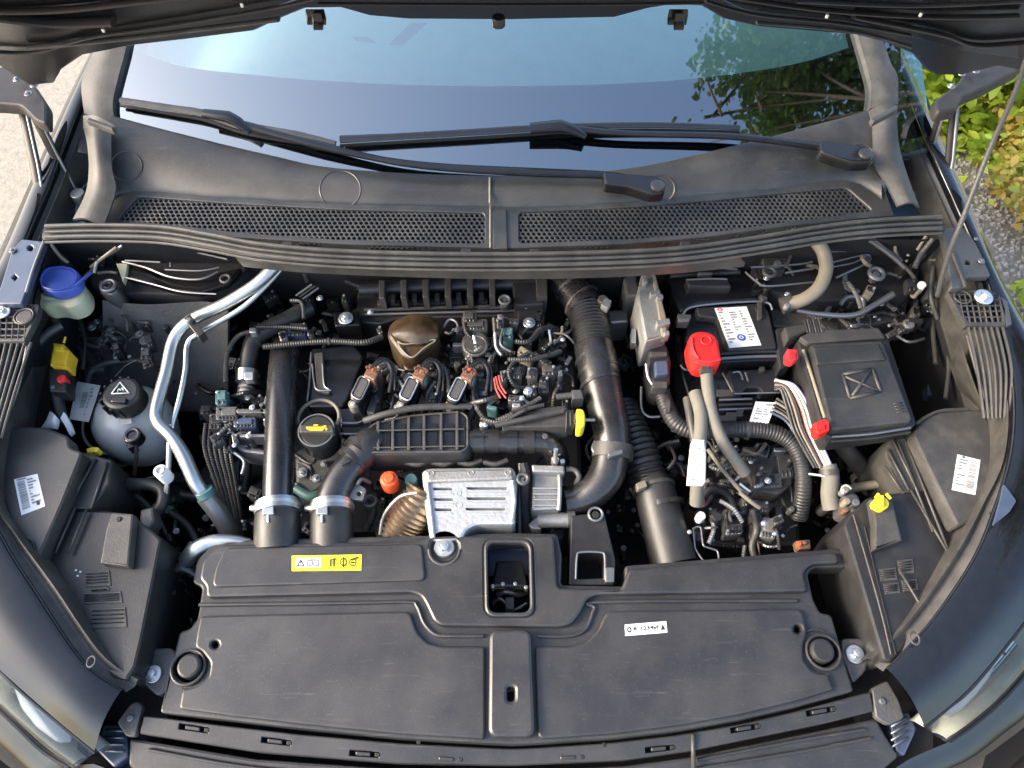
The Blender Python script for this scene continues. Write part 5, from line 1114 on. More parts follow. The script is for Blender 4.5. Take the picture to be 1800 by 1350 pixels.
obj('neck_rim', T([(66,512,.96),(78,522,.96),(95,524,.96),(112,522,.96)], 4), NECK, wc); obj('neck_slot', T([(113,512,.963),(121,522,.958)], 1.6), INKG, wc); obj('neck_slot', T([(121,508,.963),(129,518,.958)], 1.6), INKG, wc)
bc = obj('blue_cap', g_plate([(66,490),(78,468),(110,465),(132,471),(141,484),(136,500),(116,512),(92,515),(70,508)], .982, .02, .007, rc=14), BLU, wc)
obj('cap_rim', T([(*p, .983) for p in roundc([(71,490),(81,472),(110,469),(129,474),(136,485),(131,497),(114,507),(93,510),(74,504)], 12)]+[(71,490,.983)], 2.0, 6), BLU, bc); obj('cap_tether', T([(118,506,.985),(130,502,.98),(142,494,.98),(160,480,.97)], 2.5), BLU, bc)
# aluminium air-con pipes
ap = thing('air_con_pipe', 'thick bent bright aluminium pipe crossing the left side of the bay', 'pipe', base(300,700,.6))
APT = [(482,470,.99),(450,500,.975),(400,532,.955),(345,558,.94),(318,578,.93),(303,605,.92),(292,655,.91),(276,715,.905),(278,742,.905),(302,768,.90),(322,800,.89),(345,850,.87),(372,885,.84),(392,915,.81),(408,950,.78)]
obj('pipe', g_tube([(*p, 11 if i < 10 else 12.5) for i, p in enumerate(APT)], 20), ALU, ap)
obj('pipe_sleeve', T([(362,872,.855),(392,912,.815),(412,955,.78)], 17, 16), STEEL, ap); obj('pipe_mark', T([(358,862,.865),(364,871,.857)], 16.5, 16, smooth=False), GRN, ap)
obj('pipe_clip', g_box(341,572,.965,14,42,.02,-38), PL, ap); obj('clip_bolt', g_disc(331,561,.975,5,.015,10), STEEL, ap)
ap2 = thing('air_con_pipe', 'thin aluminium pipe running alongside the thick one to a white cap', 'pipe', base(310,700,.6))
obj('pipe', T([(492,475,.98),(458,512,.965),(420,545,.95),(350,586,.93),(330,605,.92),(326,650,.91),(316,700,.90),(300,760,.88),(296,830,.86),(290,890,.82)], 5, 12), ALU, ap2)
obj('service_cap', [g_disc(281,827,.90,12,.03,20)], WHT, ap2); obj('cap_ring', g_torus(281,827,.902,7,1.6), GRY, ap2)
ap3 = thing('condenser_pipe', 'short silver bent pipe end tucked under the top left of the radiator cover', 'pipe', base(370,960,.7))
obj('pipe', g_tube([(328,985,.82,15),(345,966,.84,15),(372,953,.845,13),(410,950,.845,10),(440,955,.84,8)], 18), ALU, ap3)
obj('pipe', T([(335,1000,.80),(330,975,.81),(340,955,.81)], 8), CASTD, ap3)
yl = thing('yellow_connector', 'amber yellow electrical connector hanging on the dark left wing', 'connector', base(103,625,.85))
obj('connector_body', g_plate([(92,602),(112,604),(114,612),(122,615),(118,630),(117,645),(87,642)], .93, .03, .003, rc=2), YEG, yl); obj('latch_tab', g_box(103,612,.935,16,8,.006), YEL, yl); obj('tail', T([(112,603,.93),(115,592,.935)], 2), YEG, yl)
obj('lower_plug', g_plate([(83,647),(117,648),(116,690),(86,688)], .92, .03, .003, rc=3), PL, yl); obj('red_seal', g_disc(107,665,.925,8,.015,12), RED2, yl); obj('plug_lead', T([(100,688,.90),(104,712,.89),(112,745,.88)], 9), RUB, yl)
obj('green_seal', g_disc(92,680,.922,4,.01,10), GRN, yl)
ft2 = thing('white_wrapping', 'crumpled white wrapped tags above the left headlamp housing', 'wrapping', base(105,745,.8))
obj('wrap', thicken(g_loft([[(88,722,.89),(80,740,.885),(72,752,.875)],[(95,728,.905),(92,742,.90),(90,752,.89)],[(104,738,.895),(102,748,.89),(100,754,.885)]], 12, 4), .003), FOIL, ft2)
obj('wrap', thicken(g_loft([[(112,724,.91),(122,742,.90),(128,758,.89)],[(106,735,.90),(114,748,.895),(122,764,.885)]], 10, 3), .008), FOIL, ft2)
lh = thing('left_hoses', 'black hoses and cables in the dark gap between the coolant tank and left headlamp housing', 'hoses', base(230,870,.6))
obj('coolant_hose', T([(190,842,.82),(225,850,.83),(265,852,.835),(286,862,.835),(285,885,.83),(268,905,.82),(258,925,.81)], 11, 14), RUB, lh)
obj('hose_connector', [g_plate([(246,895),(268,890),(272,915),(258,932),(244,922)], .85, .03, .004, rc=4)], CASTD, lh)
for P, r in (([(215,860,.80),(250,880,.79),(280,915,.78),(300,960,.77),(328,1000,.76)], 5), ([(205,875,.78),(240,885,.77),(262,900,.77)], 4), ([(300,900,.76),(330,925,.76),(345,955,.76),(330,975,.76)], 7), ([(320,870,.74),(380,880,.74)], 9), ([(270,940,.75),(290,990,.74),(300,1010,.74)], 7), ([(170,845,.84),(160,880,.83)], 8)): obj('hose', T(P, r), RUB, lh)
# upper left: strut tower area, firewall pressings
lt = thing('left_strut_tower', 'dark pressed steel tower panel behind the blue cap with a round mount', 'panel', base(250,500,.8))
obj('tower_panel', g_plate([(150,440),(210,432),(440,452),(432,480),(415,500),(350,520),(210,515),(160,505)], .93, .05, .004, rc=10), DK, lt)
obj('mount_plate', g_plate([(172,492),(205,490),(209,512),(196,520),(175,514)], .955, .04, .004, rc=5), CASTD, lt); obj('mount_ring', g_torus(190,502,.958,12,3), STEEL, lt); obj('mount_ring', g_torus(190,502,.957,6,3), PL, lt)
obj('pressed_panel', g_plate([(210,463),(232,460),(280,488),(340,492),(385,478),(425,470),(400,500),(350,516),(300,510),(212,485)], .945, .01, .003, rc=4), PLG, lt)
for P, r in (([(215,460,.955),(255,470,.955),(300,487,.955),(350,491,.955),(383,478,.955)], 2), ([(218,487,.950),(270,500,.95),(320,513,.95),(380,517,.95)], 1.6), ([(280,438,.96),(330,441,.96),(400,456,.96)], 2), ([(220,458,.96),(282,461,.96)], 2), ([(290,474,.957),(350,476,.957),(385,470,.957)], 1.5), ([(300,462,.957),(300,470,.957)],2)): obj('pressed_edge', T([*P], r, 6), STEEL, lt)
obj('tower_bolt', g_torus(396,490,.955,8,2.5), CASTD, lt); obj('pale_patch', g_plate([(204,463),(224,462),(222,478),(216,496)], .952, .01, .001), NECK, lt)
for P, r, m in (([(215,432,1.0),(195,445,.99),(172,460,.98),(166,480,.97)], 3, STEEL), ([(205,435,1.0),(185,450,.99),(160,470,.97)], 3, TANH), ([(172,480,.96),(192,478,.96),(205,480,.96)], 3, CASTD), ([(90,430,1.0),(105,450,.99),(120,462,.98)], 3, TANH), ([(146,492,.97),(158,480,.965),(165,475,.965)], 4, PLD)): obj('cable', T(P, r), m, lt)
il = thing('insulation_mat', 'dull grey sound insulation on the left inner wing beneath the aluminium pipes', 'insulation', base(260,600,.7))
MATI = mat('insulation_felt', (.06,.06,.06), .75, bump=1.0, bs=180, dust=.5, dcol=(.12,.115,.105), vs=25)
obj('insulation_panel', thicken(g_loft([[(180,528,.93),(260,535,.925),(360,530,.92),(400,540,.91)],[(178,590,.86),(260,600,.85),(350,598,.85),(400,600,.85)],[(150,600,.84),(250,640,.80),(350,650,.80),(400,660,.80)],[(150,700,.74),(250,720,.72),(350,720,.72),(400,730,.72)]], 20, 5, flip=True), .01), MATI, il)
for P, r, m in (([(180,580,.88),(205,583,.885),(222,595,.88),(218,615,.875),(202,628,.87)], 3.2, RUB), ([(186,575,.88),(195,590,.885),(215,605,.88)], 3.2, RUB), ([(160,650,.86),(190,638,.865),(240,634,.865),(290,645,.865)], 6, RUB), ([(200,625,.87),(210,610,.875)], 2, CAST),
                ([(140,560,.88),(150,600,.87),(145,650,.86)], 4, RUB), ([(150,700,.86),(160,655,.86),(185,650,.86)], 6, RUB)): obj('cable', T(P, r), m, il)
for q in ((194,582,8),(190,590,6),(162,575,8),(245,587,7),(170,565,6)): bolt(q[0], q[1], .885, q[2], il, STEEL)
obj('wing_brace', T([(108,572,.92),(80,590,.92),(52,625,.90),(42,640,.88)], 8), CASTD, il); obj('wing_brace', T([(70,560,.92),(90,555,.92),(100,570,.92)], 7), PLD, il)
clutter(130,545,180,640,16,.80,.87,il,(PL,PLD,CASTD,STEEL,RUB)); clutter(250,820,400,960,24,.60,.72,lh,(PL,PLD,RUB,CASTD,GRN)); clutter(335,600,400,720,18,.68,.80,il,(PLG,PL,PAINTB,STEEL)); clutter(60,560,90,740,10,.72,.85,il)
clutter(180,640,330,700,8,.76,.80,il); clutter(175,545,300,640,22,.885,.90,il,(PL,PLD,RUB,CASTD,PLG)); clutter(1070,740,1130,860,16,.62,.74,il); clutter(270,950,350,1110,10,.60,.72,wf); clutter(190,840,330,960,26,.68,.80,lh,(PL,PLD,RUB,CASTD,TANH,STEEL)); clutter(1560,560,1660,720,14,.60,.75,wf)
clutter(440,470,640,560,22,.80,.90,lt,(PL,PLG,DK,PLD,CASTD)); clutter(110,430,210,470,9,.93,.96,lt,(PL,PLG,DK,PLD))
# ================================================================== BATTERY GROUP
bt = thing('battery', 'black battery with white spec label and bright red terminal cover', 'battery', base(1290,600,.6))
obj('battery_case', g_plate([(1200,552),(1222,545),(1338,534),(1372,620),(1372,632),(1222,640),(1205,600)], .900, .18, .005, rc=6), PLG, bt)
obj('battery_lid', g_plate([(1222,540),(1340,532),(1352,548),(1364,600),(1366,612),(1280,616),(1262,560),(1228,556)], .914, .02, .003, rc=4), PL, bt)
obj('lid_edge', T([(1200,553,.912),(1224,538,.917),(1338,530,.917),(1358,545,.915)], 2.2, 6), STEEL, bt)
for y, z, m in ((622,.905,PL),(630,.903,STEEL),(637,.90,PLG)): obj('case_step', T([(1268,y,z),(1320,y-3,z),(1370,y-4,z)], 3, 8), m, bt)
s_ = Sticker('spec_label', [(1256,542),(1312,539),(1338,607),(1282,612)], .9145, WHT, bt, label='white battery spec label with a blue round mark')
s_.rects(lines(.06,.10,.30,.92,11,21), INKG); s_.rects(lines(.38,.12,.60,.62,8,22), INKG); s_.rects(lines(.70,.10,.95,.90,12,23), INKG); s_.shape(ringpoly(.14,.05,.09,.035,.55,12), INKR); s_.shape([[(.47+.13*cos(2*pi*i/16), .78+.085*sin(2*pi*i/16)) for i in range(16)]], INKB); s_.shape(ringpoly(.47,.78,.07,.045,.6,10), WHT)
rd = obj('terminal_cover', g_plate([(1211,594),(1217,584),(1232,580),(1250,583),(1262,592),(1268,622),(1269,636),(1244,642),(1224,638),(1214,618)], .955, .04, .006, rc=8), RED, bt, label='bright red terminal cover')
obj('cover_emboss', g_torus(1241,598,.957,9,1.2,20,6), RED2, rd); obj('cover_step', T([(1220,632,.957),(1245,636,.957),(1266,632,.957)], 2.2, 6), RED2, rd); obj('cover_edge', T([(1216,592,.957),(1219,615,.957),(1228,630,.957)], 1.6, 6), RED2, rd)
bb = thing('battery_box', 'tall glossy black box behind the battery, nearest the rubber seal', 'box', base(1240,510,.6))
obj('box_body', g_plate([(1172,475),(1180,466),(1300,462),(1318,478),(1340,528),(1225,536),(1196,552),(1182,520)], .915, .15, .006, rc=8), PLG, bb)
obj('box_step', T([(1182,478,.925),(1240,470,.928),(1296,474,.925)], 2.2, 6), STEEL, bb); obj('box_step', T([(1178,485,.92),(1300,478,.92)], 5), PL, bb)
obj('box_handle', g_plate([(1205,488),(1278,486),(1288,504),(1210,504)], .935, .02, .004, rc=5), PL, bb); obj('handle_edge', T([(1206,492,.938),(1250,490,.938),(1278,491,.938)], 1.8, 6), STEEL, bb); obj('handle_tab', g_box(1240,480,.936,26,4,.01), STEEL, bb)
obj('side_latch', g_box(1202,562,.93,20,6,.02), STEEL, bb); obj('side_latch', g_box(1203,556,.93,24,8,.02,5), PLD, bb); obj('corner_post', g_box(1343,520,.925,10,16,.03,-20), PLD, bb); obj('box_notch', g_box(1336,548,.918,10,24,.02,-25), PL, bb)
bw = obj('battery_tray', g_plate([(1182,580),(1200,590),(1218,640),(1268,648),(1372,644),(1374,690),(1290,694),(1272,690),(1262,700),(1210,700),(1195,650)], .87, .12, .004, rc=4), PLG, bb)
obj('tray_front', g_plate([(1280,650),(1368,648),(1370,686),(1340,690),(1334,682),(1312,682),(1306,690),(1290,690)], .885, .03, .003, rc=4), PL, bb)
for P in ([(1196,642,.885),(1205,650,.885),(1222,648,.885)], [(1290,692,.89),(1370,690,.89)], [(1270,655,.89),(1288,690,.89)], [(1288,655,.893),(1300,654,.893),(1306,668,.893)], [(1310,655,.893),(1315,670,.893)]): obj('tray_edge', T(P, 1.8, 6), STEEL, bb)
for a in ((1340,648,10,8,.895),(1336,545,8,30,.92)): obj('tray_lug', g_box(*a[:2], a[4], a[2], a[3], .015), PLD, bb)
fb = thing('fuse_carrier', 'black fuse carrier in front of the battery with a small white-blue label', 'carrier', base(1310,730,.6))
obj('carrier_body', g_plate([(1262,696),(1360,694),(1368,740),(1300,755),(1262,760)], .86, .08, .004, rc=4), PLG, fb)
for y in (703,712,720): obj('carrier_rib', T([(1264,y,.868),(1322,y-2,.868)], 2.2, 6), STEEL if y != 712 else PLD, fb)
for a in ((1274,690,28,12),(1292,728,30,8),(1275,735,40,10),(1302,722,12,6)): obj('carrier_block', g_box(a[0], a[1], .872, a[2], a[3], .015), PLD, fb)
s_ = Sticker('paper_label', [(1328,706),(1364,708),(1350,746),(1317,741)], .885, FOIL, fb); s_.rects(lines(.15,.1,.5,.9,7,31)+lines(.55,.1,.9,.9,7,33), INKG)
# grey metal control unit bracket with connector
ec = thing('control_unit', 'tan-grey ribbed metal control unit standing left of the battery', 'control unit', base(1150,560,.6))
obj('unit_body', g_plate([(1128,480),(1136,472),(1150,478),(1160,515),(1170,550),(1174,590),(1134,602),(1126,560),(1118,520)], .935, .08, .005, rc=4), CAST, ec)
obj('unit_face', g_plate([(1146,480),(1153,484),(1172,560),(1172,588),(1164,592),(1156,540)], .940, .02, .002), TANH, ec)
for q in ((1152,514,18,8),(1160,521,12,8),(1166,566,24,10),(1172,585,10,8),(1134,490,8,14)): obj('unit_lug', g_box(q[0], q[1], .947, q[2], q[3], .02, -12), CAST, ec)
obj('unit_ridge', T([(1136,600,.938),(1150,596,.94),(1168,592,.938)], 2), TANH, ec)
pg = obj('connector_plug', g_plate([(1140,606),(1172,604),(1180,632),(1178,676),(1160,684),(1146,676),(1138,640)], .905, .06, .004, rc=4), PL, ec); obj('plug_face', g_plate([(1150,634),(1174,632),(1176,658),(1152,660)], .915, .02, .003, rc=4), PAINTB, pg)
obj('plug_lever', T([(1136,640,.91),(1140,664,.905),(1152,682,.90)], 3), ALU, pg); obj('plug_latch', g_box(1160,676,.912,26,12,.02), TRIM, pg); obj('plug_row', g_box(1158,622,.912,30,8,.02), PLD, pg)
obj('side_bracket', T([(1127,680,.86),(1128,718,.85),(1140,732,.85),(1160,732,.85)], 2.5), STEEL, ec)
obj('grey_box', g_plate([(1096,488),(1120,474),(1124,520),(1100,522)], .90, .08, .004, rc=5), GRN if False else CASTD, ec); obj('grey_box', g_plate([(1066,545),(1104,543),(1106,566),(1072,568)], .85, .06, .004, rc=4), STEEL, ec); obj('blue_clip', g_box(1114,590,.90,8,26,.02), ALU, ec)
# cables from the battery
bcb = thing('battery_cable', 'thick grey taped cable dropping from the red terminal cover towards the gearbox', 'cable', base(1260,740,.7), group='battery cables')
obj('cable', T([(1241,640,.94),(1244,680,.93),(1252,730,.92),(1270,775,.91),(1290,805,.89),(1310,832,.87)], 11, 12), WIRG, bcb); obj('cable_lug', g_box(1240,645,.95,16,16,.01), TRIM, bcb)
bc2 = thing('battery_cable', 'thick grey cable with a long white printed tag wrapped round it', 'cable', base(1230,780,.7), group='battery cables')
obj('cable', T([(1222,690,.92),(1232,730,.92),(1230,780,.91),(1226,840,.88),(1224,885,.84)], 12, 12), WIRG, bc2); obj('cable', T([(1208,700,.90),(1215,740,.90),(1222,780,.89)], 8), TRIM, bc2)
obj('white_tag', g_plate([(1218,771),(1240,772),(1242,800),(1241,846),(1211,845),(1214,810)], .938, .02, .003, rc=2), WHT, bc2)
o = obj('tag_print', [T([(1221+k%3*6, 782+k*5, .9385),(1224+k%3*6, 784+k*5, .9385)], 1.2, 4, smooth=False) for k in range(12)], INKG, bc2); tag(o, kind='stuff')
obj('cable_end', [g_torus(1228,881,.84,8,3)], RED2, bc2); obj('white_ball', g_disc(1233,906,.82,8,.02,14), WHT, bc2)
lm = thing('main_loom', 'thick black corrugated loom curving from the control unit under the fuse carrier to the right', 'loom', base(1300,760,.6))
obj('loom_sleeve', T([(1162,684,.88),(1172,715,.87),(1190,745,.865),(1225,758,.865),(1290,755,.875),(1350,758,.875),(1388,775,.87),(1408,810,.86),(1412,860,.84),(1405,910,.80)], 15, 16, corr=(0,1,.0055,.04), step=.001), RUB, lm)
for q in ((1313,756),(1172,715)): obj('loom_tape', T([(q[0]-3,q[1],.874),(q[0]+3,q[1]+.5,.874)], 17, 16, smooth=False), PLD, lm)
cw_ = thing('wire_bundle', 'bundle of pale, red and lilac wires sweeping down from the battery to the right', 'wires', base(1420,740,.7))
for k, (m, o_, w_) in enumerate(((WIRW,0,3.2),(WIRW,7,3.0),(WIRB,13,2.8),(WIRR,-2,2.2),(PL,-8,3),(TANH,-13,3),(PL,-19,3),(TANH,4,2.2),(WIRR,9,2.0),(RUB,-25,3))):
    obj('wire', T([(1362,668+abs(o_)*.4-(o_)*.3,.90),(1388+o_*.6,680-o_*.2,.905),(1408+o_,715,.90),(1420+o_,755,.895),(1436+o_*.9,790,.885),(1452+o_*.8,822,.875)], w_, 8), m, cw_)
obj('bundle_sleeve', T([(1455,818,.872),(1460,840,.865),(1458,870,.85),(1462,895,.84)], 15, 14), TANH if False else WIRG, cw_); obj('bundle_tape', T([(1457,826,.87),(1458,836,.867)], 17, 14, smooth=False), PLD, cw_)
for k in range(5): obj('wire', T([(1365-k*3,700+k*6,.885),(1390-k*2,720+k*5,.885),(1402,760+k*3,.88)], 2.6), (PLD, TANH, PL, WIRG, PAINTB)[k], cw_)
obj('pale_wire_end', T([(1422,833,.87),(1438,835,.87),(1455,838,.87)], 2), WIRW, cw_)
# starter and gear linkage cluster
gl = thing('gear_linkage', 'grey-black cluster of castings, cables and plugs on the gearbox below the looms', 'gearbox parts', base(1320,880,.5))
obj('gearbox_casting', g_plate([(1240,800),(1400,790),(1410,960),(1230,965),(1215,880)], .68, .1, .01, rc=16), CASTD, gl)
obj('linkage_plate', g_plate([(1305,815),(1330,800),(1385,800),(1395,850),(1370,870),(1325,862)], .82, .04, .004, rc=8), PLD, gl)
for a in ((1318,797,30,24,.84,PLD),(1340,790,26,22,.84,CASTD),(1380,815,26,50,.83,CASTD),(1372,790,24,8,.85,ALU),(1350,845,50,26,.83,CASTD),(1290,915,30,44,.80,CASTD),(1352,928,28,36,.81,CAST),(1330,905,20,20,.81,TRIM),(1325,935,16,30,.79,TRIM),
          (1338,890,30,20,.82,PLD),(1300,895,26,14,.81,PAINTB),(1275,955,60,12,.76,PL),(1230,930,16,40,.78,PAINTB),(1370,900,16,26,.80,PL),(1290,935,30,10,.805,STEEL)):
    ro = rr.uniform(-12,12); detail(obj('housing_block', g_box(*a[:2], a[4], a[2], a[3], .03, ro, .002, 3), a[5], gl), a[0], a[1], a[4], a[2], a[3], ro, a[5])
for q in ((1350,845,6),(1343,920,5),(1362,938,4),(1212,935,4),(1320,812,4)): bolt(q[0], q[1], .845, q[2], gl)
for P, r, m in (([(1245,790,.86),(1270,825,.86),(1300,860,.85),(1318,880,.84)], 4, WIRG), ([(1310,830,.865),(1290,850,.85),(1315,868,.85)], 3.5, CASTD), ([(1300,865,.855),(1318,880,.85),(1335,892,.84)], 4, TANH), ([(1300,850,.86),(1318,864,.85)], 2.5, ZINC),
                ([(1322,895,.83),(1330,930,.81),(1322,960,.80),(1330,990,.79)], 6, TRIM), ([(1230,885,.82),(1250,860,.83),(1280,870,.82),(1295,900,.81)], 6, DK), ([(1335,980,.79),(1333,960,.80),(1328,940,.805)], 2, COP)): obj('linkage_cable', T(P, r), m, gl)
rg = obj('filter_frame', T([(*p, .80) for p in roundc([(1218,928),(1232,925),(1236,960),(1262,968),(1264,985),(1236,986),(1222,965)], 5)]+[(1218,928,.80)], 1.8), STEEL, gl); obj('copper_plug', [g_plate([(1400,950),(1424,948),(1426,964),(1404,966)], .83, .02, .002)], COP, gl, label='copper-coloured plug'); obj('copper_pin', g_disc(1406,955,.835,4,.01,8), ORG, gl); obj('copper_pin', g_disc(1415,953,.835,4,.01,8), COP, gl)
obj('round_eye', g_torus(1228,882,.845,0.1,.1), RED2, gl) if False else None
clutter(1215,790,1410,960,55,.70,.80,gl,(PL,PLD,CASTD,RUB,PLG,STEEL,TRIM)); clutter(1240,780,1400,960,36,.81,.85,gl,(PL,PLD,CASTD,RUB,STEEL,TRIM,CAST)); clutter(1060,850,1130,980,16,.60,.72,gl,(PLG,PL,PAINTB)); clutter(1150,700,1215,850,22,.70,.84,gl,(PL,PLG,DK,PLD,CASTD)); clutter(1410,820,1490,960,12,.60,.72,gl,(PLG,PL,DK))
clutter(1250,760,1310,830,14,.80,.86,gl,(PL,PLD,CASTD)); clutter(1380,690,1440,800,10,.78,.84,gl,(PL,DK,PLD))
# ================================================================== FUSE BOX AND RIGHT SIDE
fx = thing('fuse_box', 'flat black fuse box with an embossed crossed square on its lid', 'fuse box', base(1510,680,.7))
obj('box_body', g_plate([(1400,598),(1420,588),(1552,582),(1562,592),(1612,742),(1606,752),(1458,772),(1446,760)], .930, .045, .004, rc=6), PL, fx)
ld = obj('lid', g_plate([(1424,608),(1430,603),(1550,598),(1555,604),(1604,735),(1600,742),(1468,756),(1460,752)], .945, .02, .004, rc=6), COWL, fx)
obj('lid_front', g_plate([(1428,610),(1545,603),(1558,632),(1436,641)], .949, .008, .0025, rc=4), COWL, ld)
for P in ([(1482,658),(1534,648)], [(1534,648),(1548,688)], [(1548,688),(1494,700)], [(1494,700),(1482,658)], [(1486,662),(1544,686)], [(1530,652),(1498,696)]): obj('embossed_cross', T([(*P[0],.946),(*P[1],.946)], 3.0, 6, flat=.6, smooth=False), PLD, ld)
s_ = [obj('lid_text', T([(1570+k*2,710+k*5,.9455),(1586+k*2,708+k*5,.9455)], 1.2, 5, smooth=False), PLD, ld) for k in range(4)]
obj('lid_back', g_plate([(1405,592),(1430,580),(1545,575),(1558,594),(1420,604)], .94, .05, .003, rc=4), TRIM if False else PLD, fx)
for y in (752,760,768): obj('hinge_bar', T([(1462,y+8,.93),(1530,y+3,.932),(1600,y-8,.93)], 2.4, 6), PL if y != 760 else STEEL, fx)
for P, nm in (([(1384,612),(1402,613),(1405,628),(1396,634),(1384,630)], 0), ([(1432,742),(1450,735),(1459,740),(1459,756),(1440,764),(1433,758)], 1)):
    r_ = obj('red_lock', g_plate(P, .955, .02, .003, rc=3), RED2 if nm == 0 else RED, fx); obj('lock_button', g_plate([(sum(p[0] for p in P)/len(P)+dx, sum(p[1] for p in P)/len(P)+dy) for dx, dy in ((-5,-5),(5,-5),(5,5),(-5,5))], .959, .006, .002), RED, r_)
obj('side_rail', T([(1412,615,.935),(1430,670,.935),(1450,735,.935)], 3), TANH, fx); obj('side_strap', g_plate([(1402,630),(1412,632),(1444,738),(1432,742)], .90, .05, .003), PL, fx)
obj('top_connector', g_plate([(1378,575),(1420,566),(1424,580),(1384,600)], .93, .04, .003, rc=3), PLD, fx); obj('top_connector', g_plate([(1362,578),(1382,572),(1392,640),(1370,650)], .91, .05, .003, rc=4), RUB, fx)
for k in range(6): obj('loom_ridge', T([(1414+k*5,562,.94),(1420+k*5,585,.94)], 2), PLD if k % 2 else PL, fx)
fwr = thing('right_strut_tower', 'dark pressed steel panels and hardware behind the fuse box, right of the battery box', 'panel', base(1480,500,.8))
obj('tower_panel', g_plate([(1320,470),(1350,440),(1500,430),(1600,425),(1620,470),(1600,520),(1450,530),(1380,520),(1340,505)], .925, .05, .004, rc=8), DK, fwr)
obj('bulkhead_panel', g_plate([(1350,528),(1440,522),(1560,506),(1600,520),(1590,560),(1500,580),(1360,575)], .88, .05, .005, rc=6), CASTD, fwr)
for P, r in (([(1310,478,.95),(1330,495,.95),(1350,503,.95),(1430,496,.95)], 2), ([(1320,470,.955),(1400,465,.955),(1428,460,.955)], 2), ([(1380,480,.955),(1430,472,.955)], 2.2), ([(1455,443,.965),(1510,440,.965)], 1.6), ([(1460,462,.96),(1520,448,.96),(1530,452,.96)], 1.6), ([(1470,488,.95),(1520,465,.955)], 2), ([(1390,450,.96),(1382,470,.96)], 2.5), ([(1460,470,.955),(1500,462,.955),(1522,450,.96)], 1.4)): obj('pressed_edge', T(P, r, 6), STEEL, fwr)
obj('pressed_panel', g_plate([(1340,450),(1388,440),(1380,474),(1345,480)], .945, .02, .002), CASTD, fwr); obj('mount_ring', g_torus(1353,478,.955,10,3), CASTD, fwr); obj('mount_ring', g_torus(1541,481,.958,12,4), STEEL, fwr); obj('mount_nut', g_disc(1541,481,.962,7,.02,6), CASTD, fwr)
obj('pale_patch', g_plate([(1516,447),(1534,445),(1532,458),(1522,460)], .955, .008, .001), STEEL, fwr); obj('pale_patch', g_disc(1368,462,.952,7,.01,8), CAST, fwr)
for P, r, m in (([(1512,412,1.0),(1540,430,.99),(1570,452,.98),(1590,470,.97)], 4, CASTD), ([(1525,412,1.0),(1555,438,.985),(1580,455,.975)], 4, CASTD), ([(1590,468,.97),(1605,485,.96),(1612,500,.95)], 3.5, PLD), ([(1573,430,.98),(1575,445,.975),(1585,460,.97)], 3, TANH), ([(1640,420,1.0),(1620,445,.98),(1608,470,.97)], 5, CASTD), ([(1628,415,1.0),(1612,440,.98)], 3, TANH),
                ([(1400,545,.93),(1440,552,.93),(1500,554,.93),(1540,535,.935),(1570,518,.94)], 5, STEEL), ([(1520,545,.93),(1545,530,.935),(1570,515,.94)], 4, CASTD), ([(1478,535,.92),(1490,522,.925),(1515,524,.925),(1518,545,.92)], 4, STEEL)): obj('cable', T(P, r), m, fwr)
obj('white_plug', [g_disc(1622,499,.965,7,.02,12)], WHT, fwr); obj('tan_plug', g_disc(1615,508,.958,6,.02,10), TANH, fwr)
clutter(1420,525,1600,590,40,.88,.92,fwr,(PL,PLD,CASTD,STEEL,CAST,PLG)); clutter(1545,520,1640,570,14,.86,.92,fwr,(PL,PLG,DK,CASTD)); clutter(1320,440,1420,520,12,.93,.95,fwr,(PLG,PL,CASTD)); clutter(1420,430,1640,520,24,.92,.965,fwr,(PLG,PL,DK,CASTD,TANH))
clutter(1630,560,1700,720,12,.70,.82,fwr,(DK,PLG,PL)); clutter(1470,780,1560,880,12,.66,.76,fwr,(PL,PLG,TANH)); clutter(1070,480,1130,640,16,.70,.84,fwr,(PLG,PL,PAINTB,DK,CASTD))
th_ = thing('tan_hose', 'tan-grey curved hose looping down from the seal right of the battery box', 'hose', base(1440,480,.9))
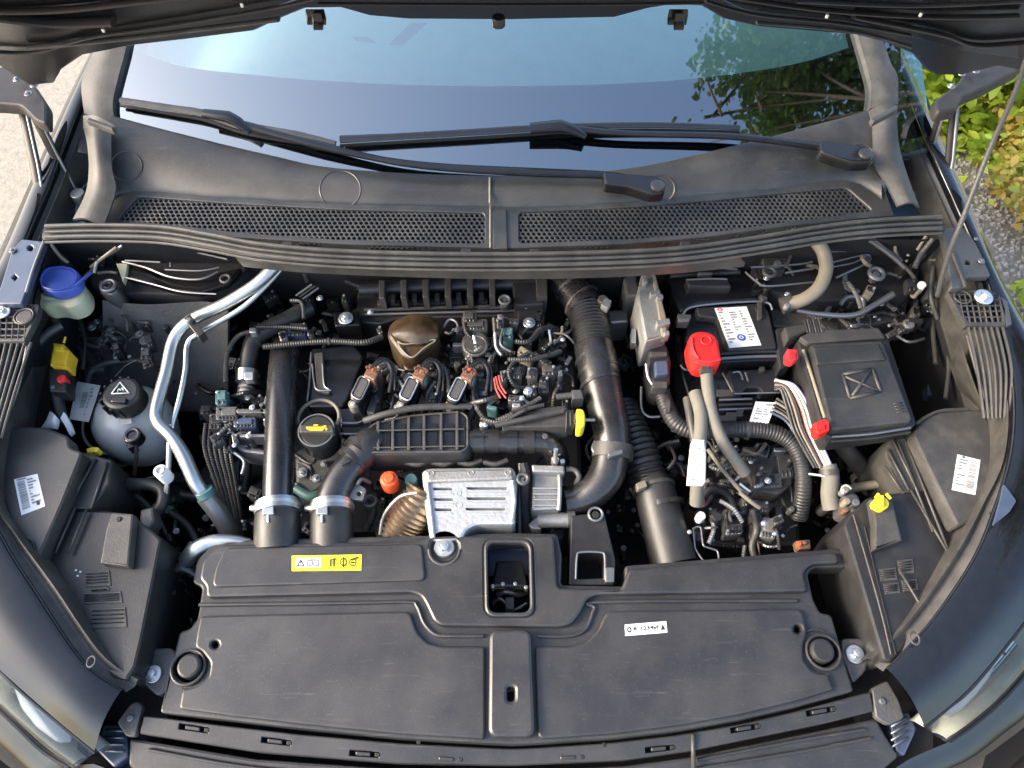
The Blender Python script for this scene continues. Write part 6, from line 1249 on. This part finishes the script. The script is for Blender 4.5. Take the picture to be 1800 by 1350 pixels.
obj('hose_body', T([(1436,425,1.0),(1448,445,.99),(1452,475,.98),(1440,505,.97),(1415,525,.96),(1385,535,.95)], 12, 16), TANH, th_); obj('hose_end', T([(1392,532,.95),(1374,538,.945)], 15, 14, smooth=False), TRIM, th_); obj('hose_clip', g_disc(1384,536,.965,5,.01,8), CAST, th_)
hr = thing('right_hoses', 'dusty dark hose and ribbed conduit in the gap below the fuse box', 'hoses', base(1510,830,.7))
obj('hose', T([(1478,778,.84),(1495,800,.82),(1520,830,.78),(1530,860,.74)], 16, 14), PLD, hr); obj('hose', T([(1480,865,.82),(1510,856,.82),(1555,850,.83)], 8), TANH, hr); obj('conduit', T([(1470,850,.84),(1465,880,.83),(1440,900,.80)], 10), RUB, hr)
kn = obj('plug_cluster', g_plate([(1482,868),(1500,862),(1512,872),(1514,900),(1496,906),(1480,898)], .87, .04, .005, rc=6), CASTD, hr)
for q in ((1487,860,6,CAST),(1490,880,6,TANH),(1488,895,5,COP),(1505,882,7,STEEL),(1500,896,4,PLD)): obj('plug_tip', g_disc(q[0], q[1], .885, q[2], .02, 12), q[3], kn)
obj('plug_clip', T([(1482,868,.88),(1480,858,.88),(1488,853,.88),(1496,860,.88)], 2), NECK, hr)
obj('wing_bracket', g_plate([(1665,658),(1700,655),(1712,695),(1670,705)], .80, .03, .004, rc=6, holes=[circ(1686,678,7)]), TANH, hr) if False else None
ws_ = thing('wing_hardware', 'dim bracket and grey plug deep in the dark gap inside the right wing', 'bracket', base(1680,670,.7))
obj('bracket_plate', g_plate([(1665,660),(1698,658),(1706,695),(1672,703)], .82, .03, .004, rc=8), TRIM, ws_); obj('bracket_eye', g_torus(1684,679,.822,10,3), DK, ws_); obj('blue_plug', g_box(1636,685,.80,10,20,.02), PAINTB, ws_)
for P in ([(1650,480),(1640,560),(1645,640)], [(1660,560),(1668,640),(1662,700)], [(1630,500),(1660,560)]): obj('dark_cable', T([(x, y, .88) for x, y in P], 4), PLD, ws_)
obj('mesh_plug', g_torus(1640,528,.90,9,3), CASTD, ws_); obj('mesh_plug', g_torus(1643,545,.90,7,3), TRIM, ws_); obj('inner_strip', g_plate([(1655,590),(1670,588),(1690,650),(1678,655)], .86, .02, .003), PLD, ws_)
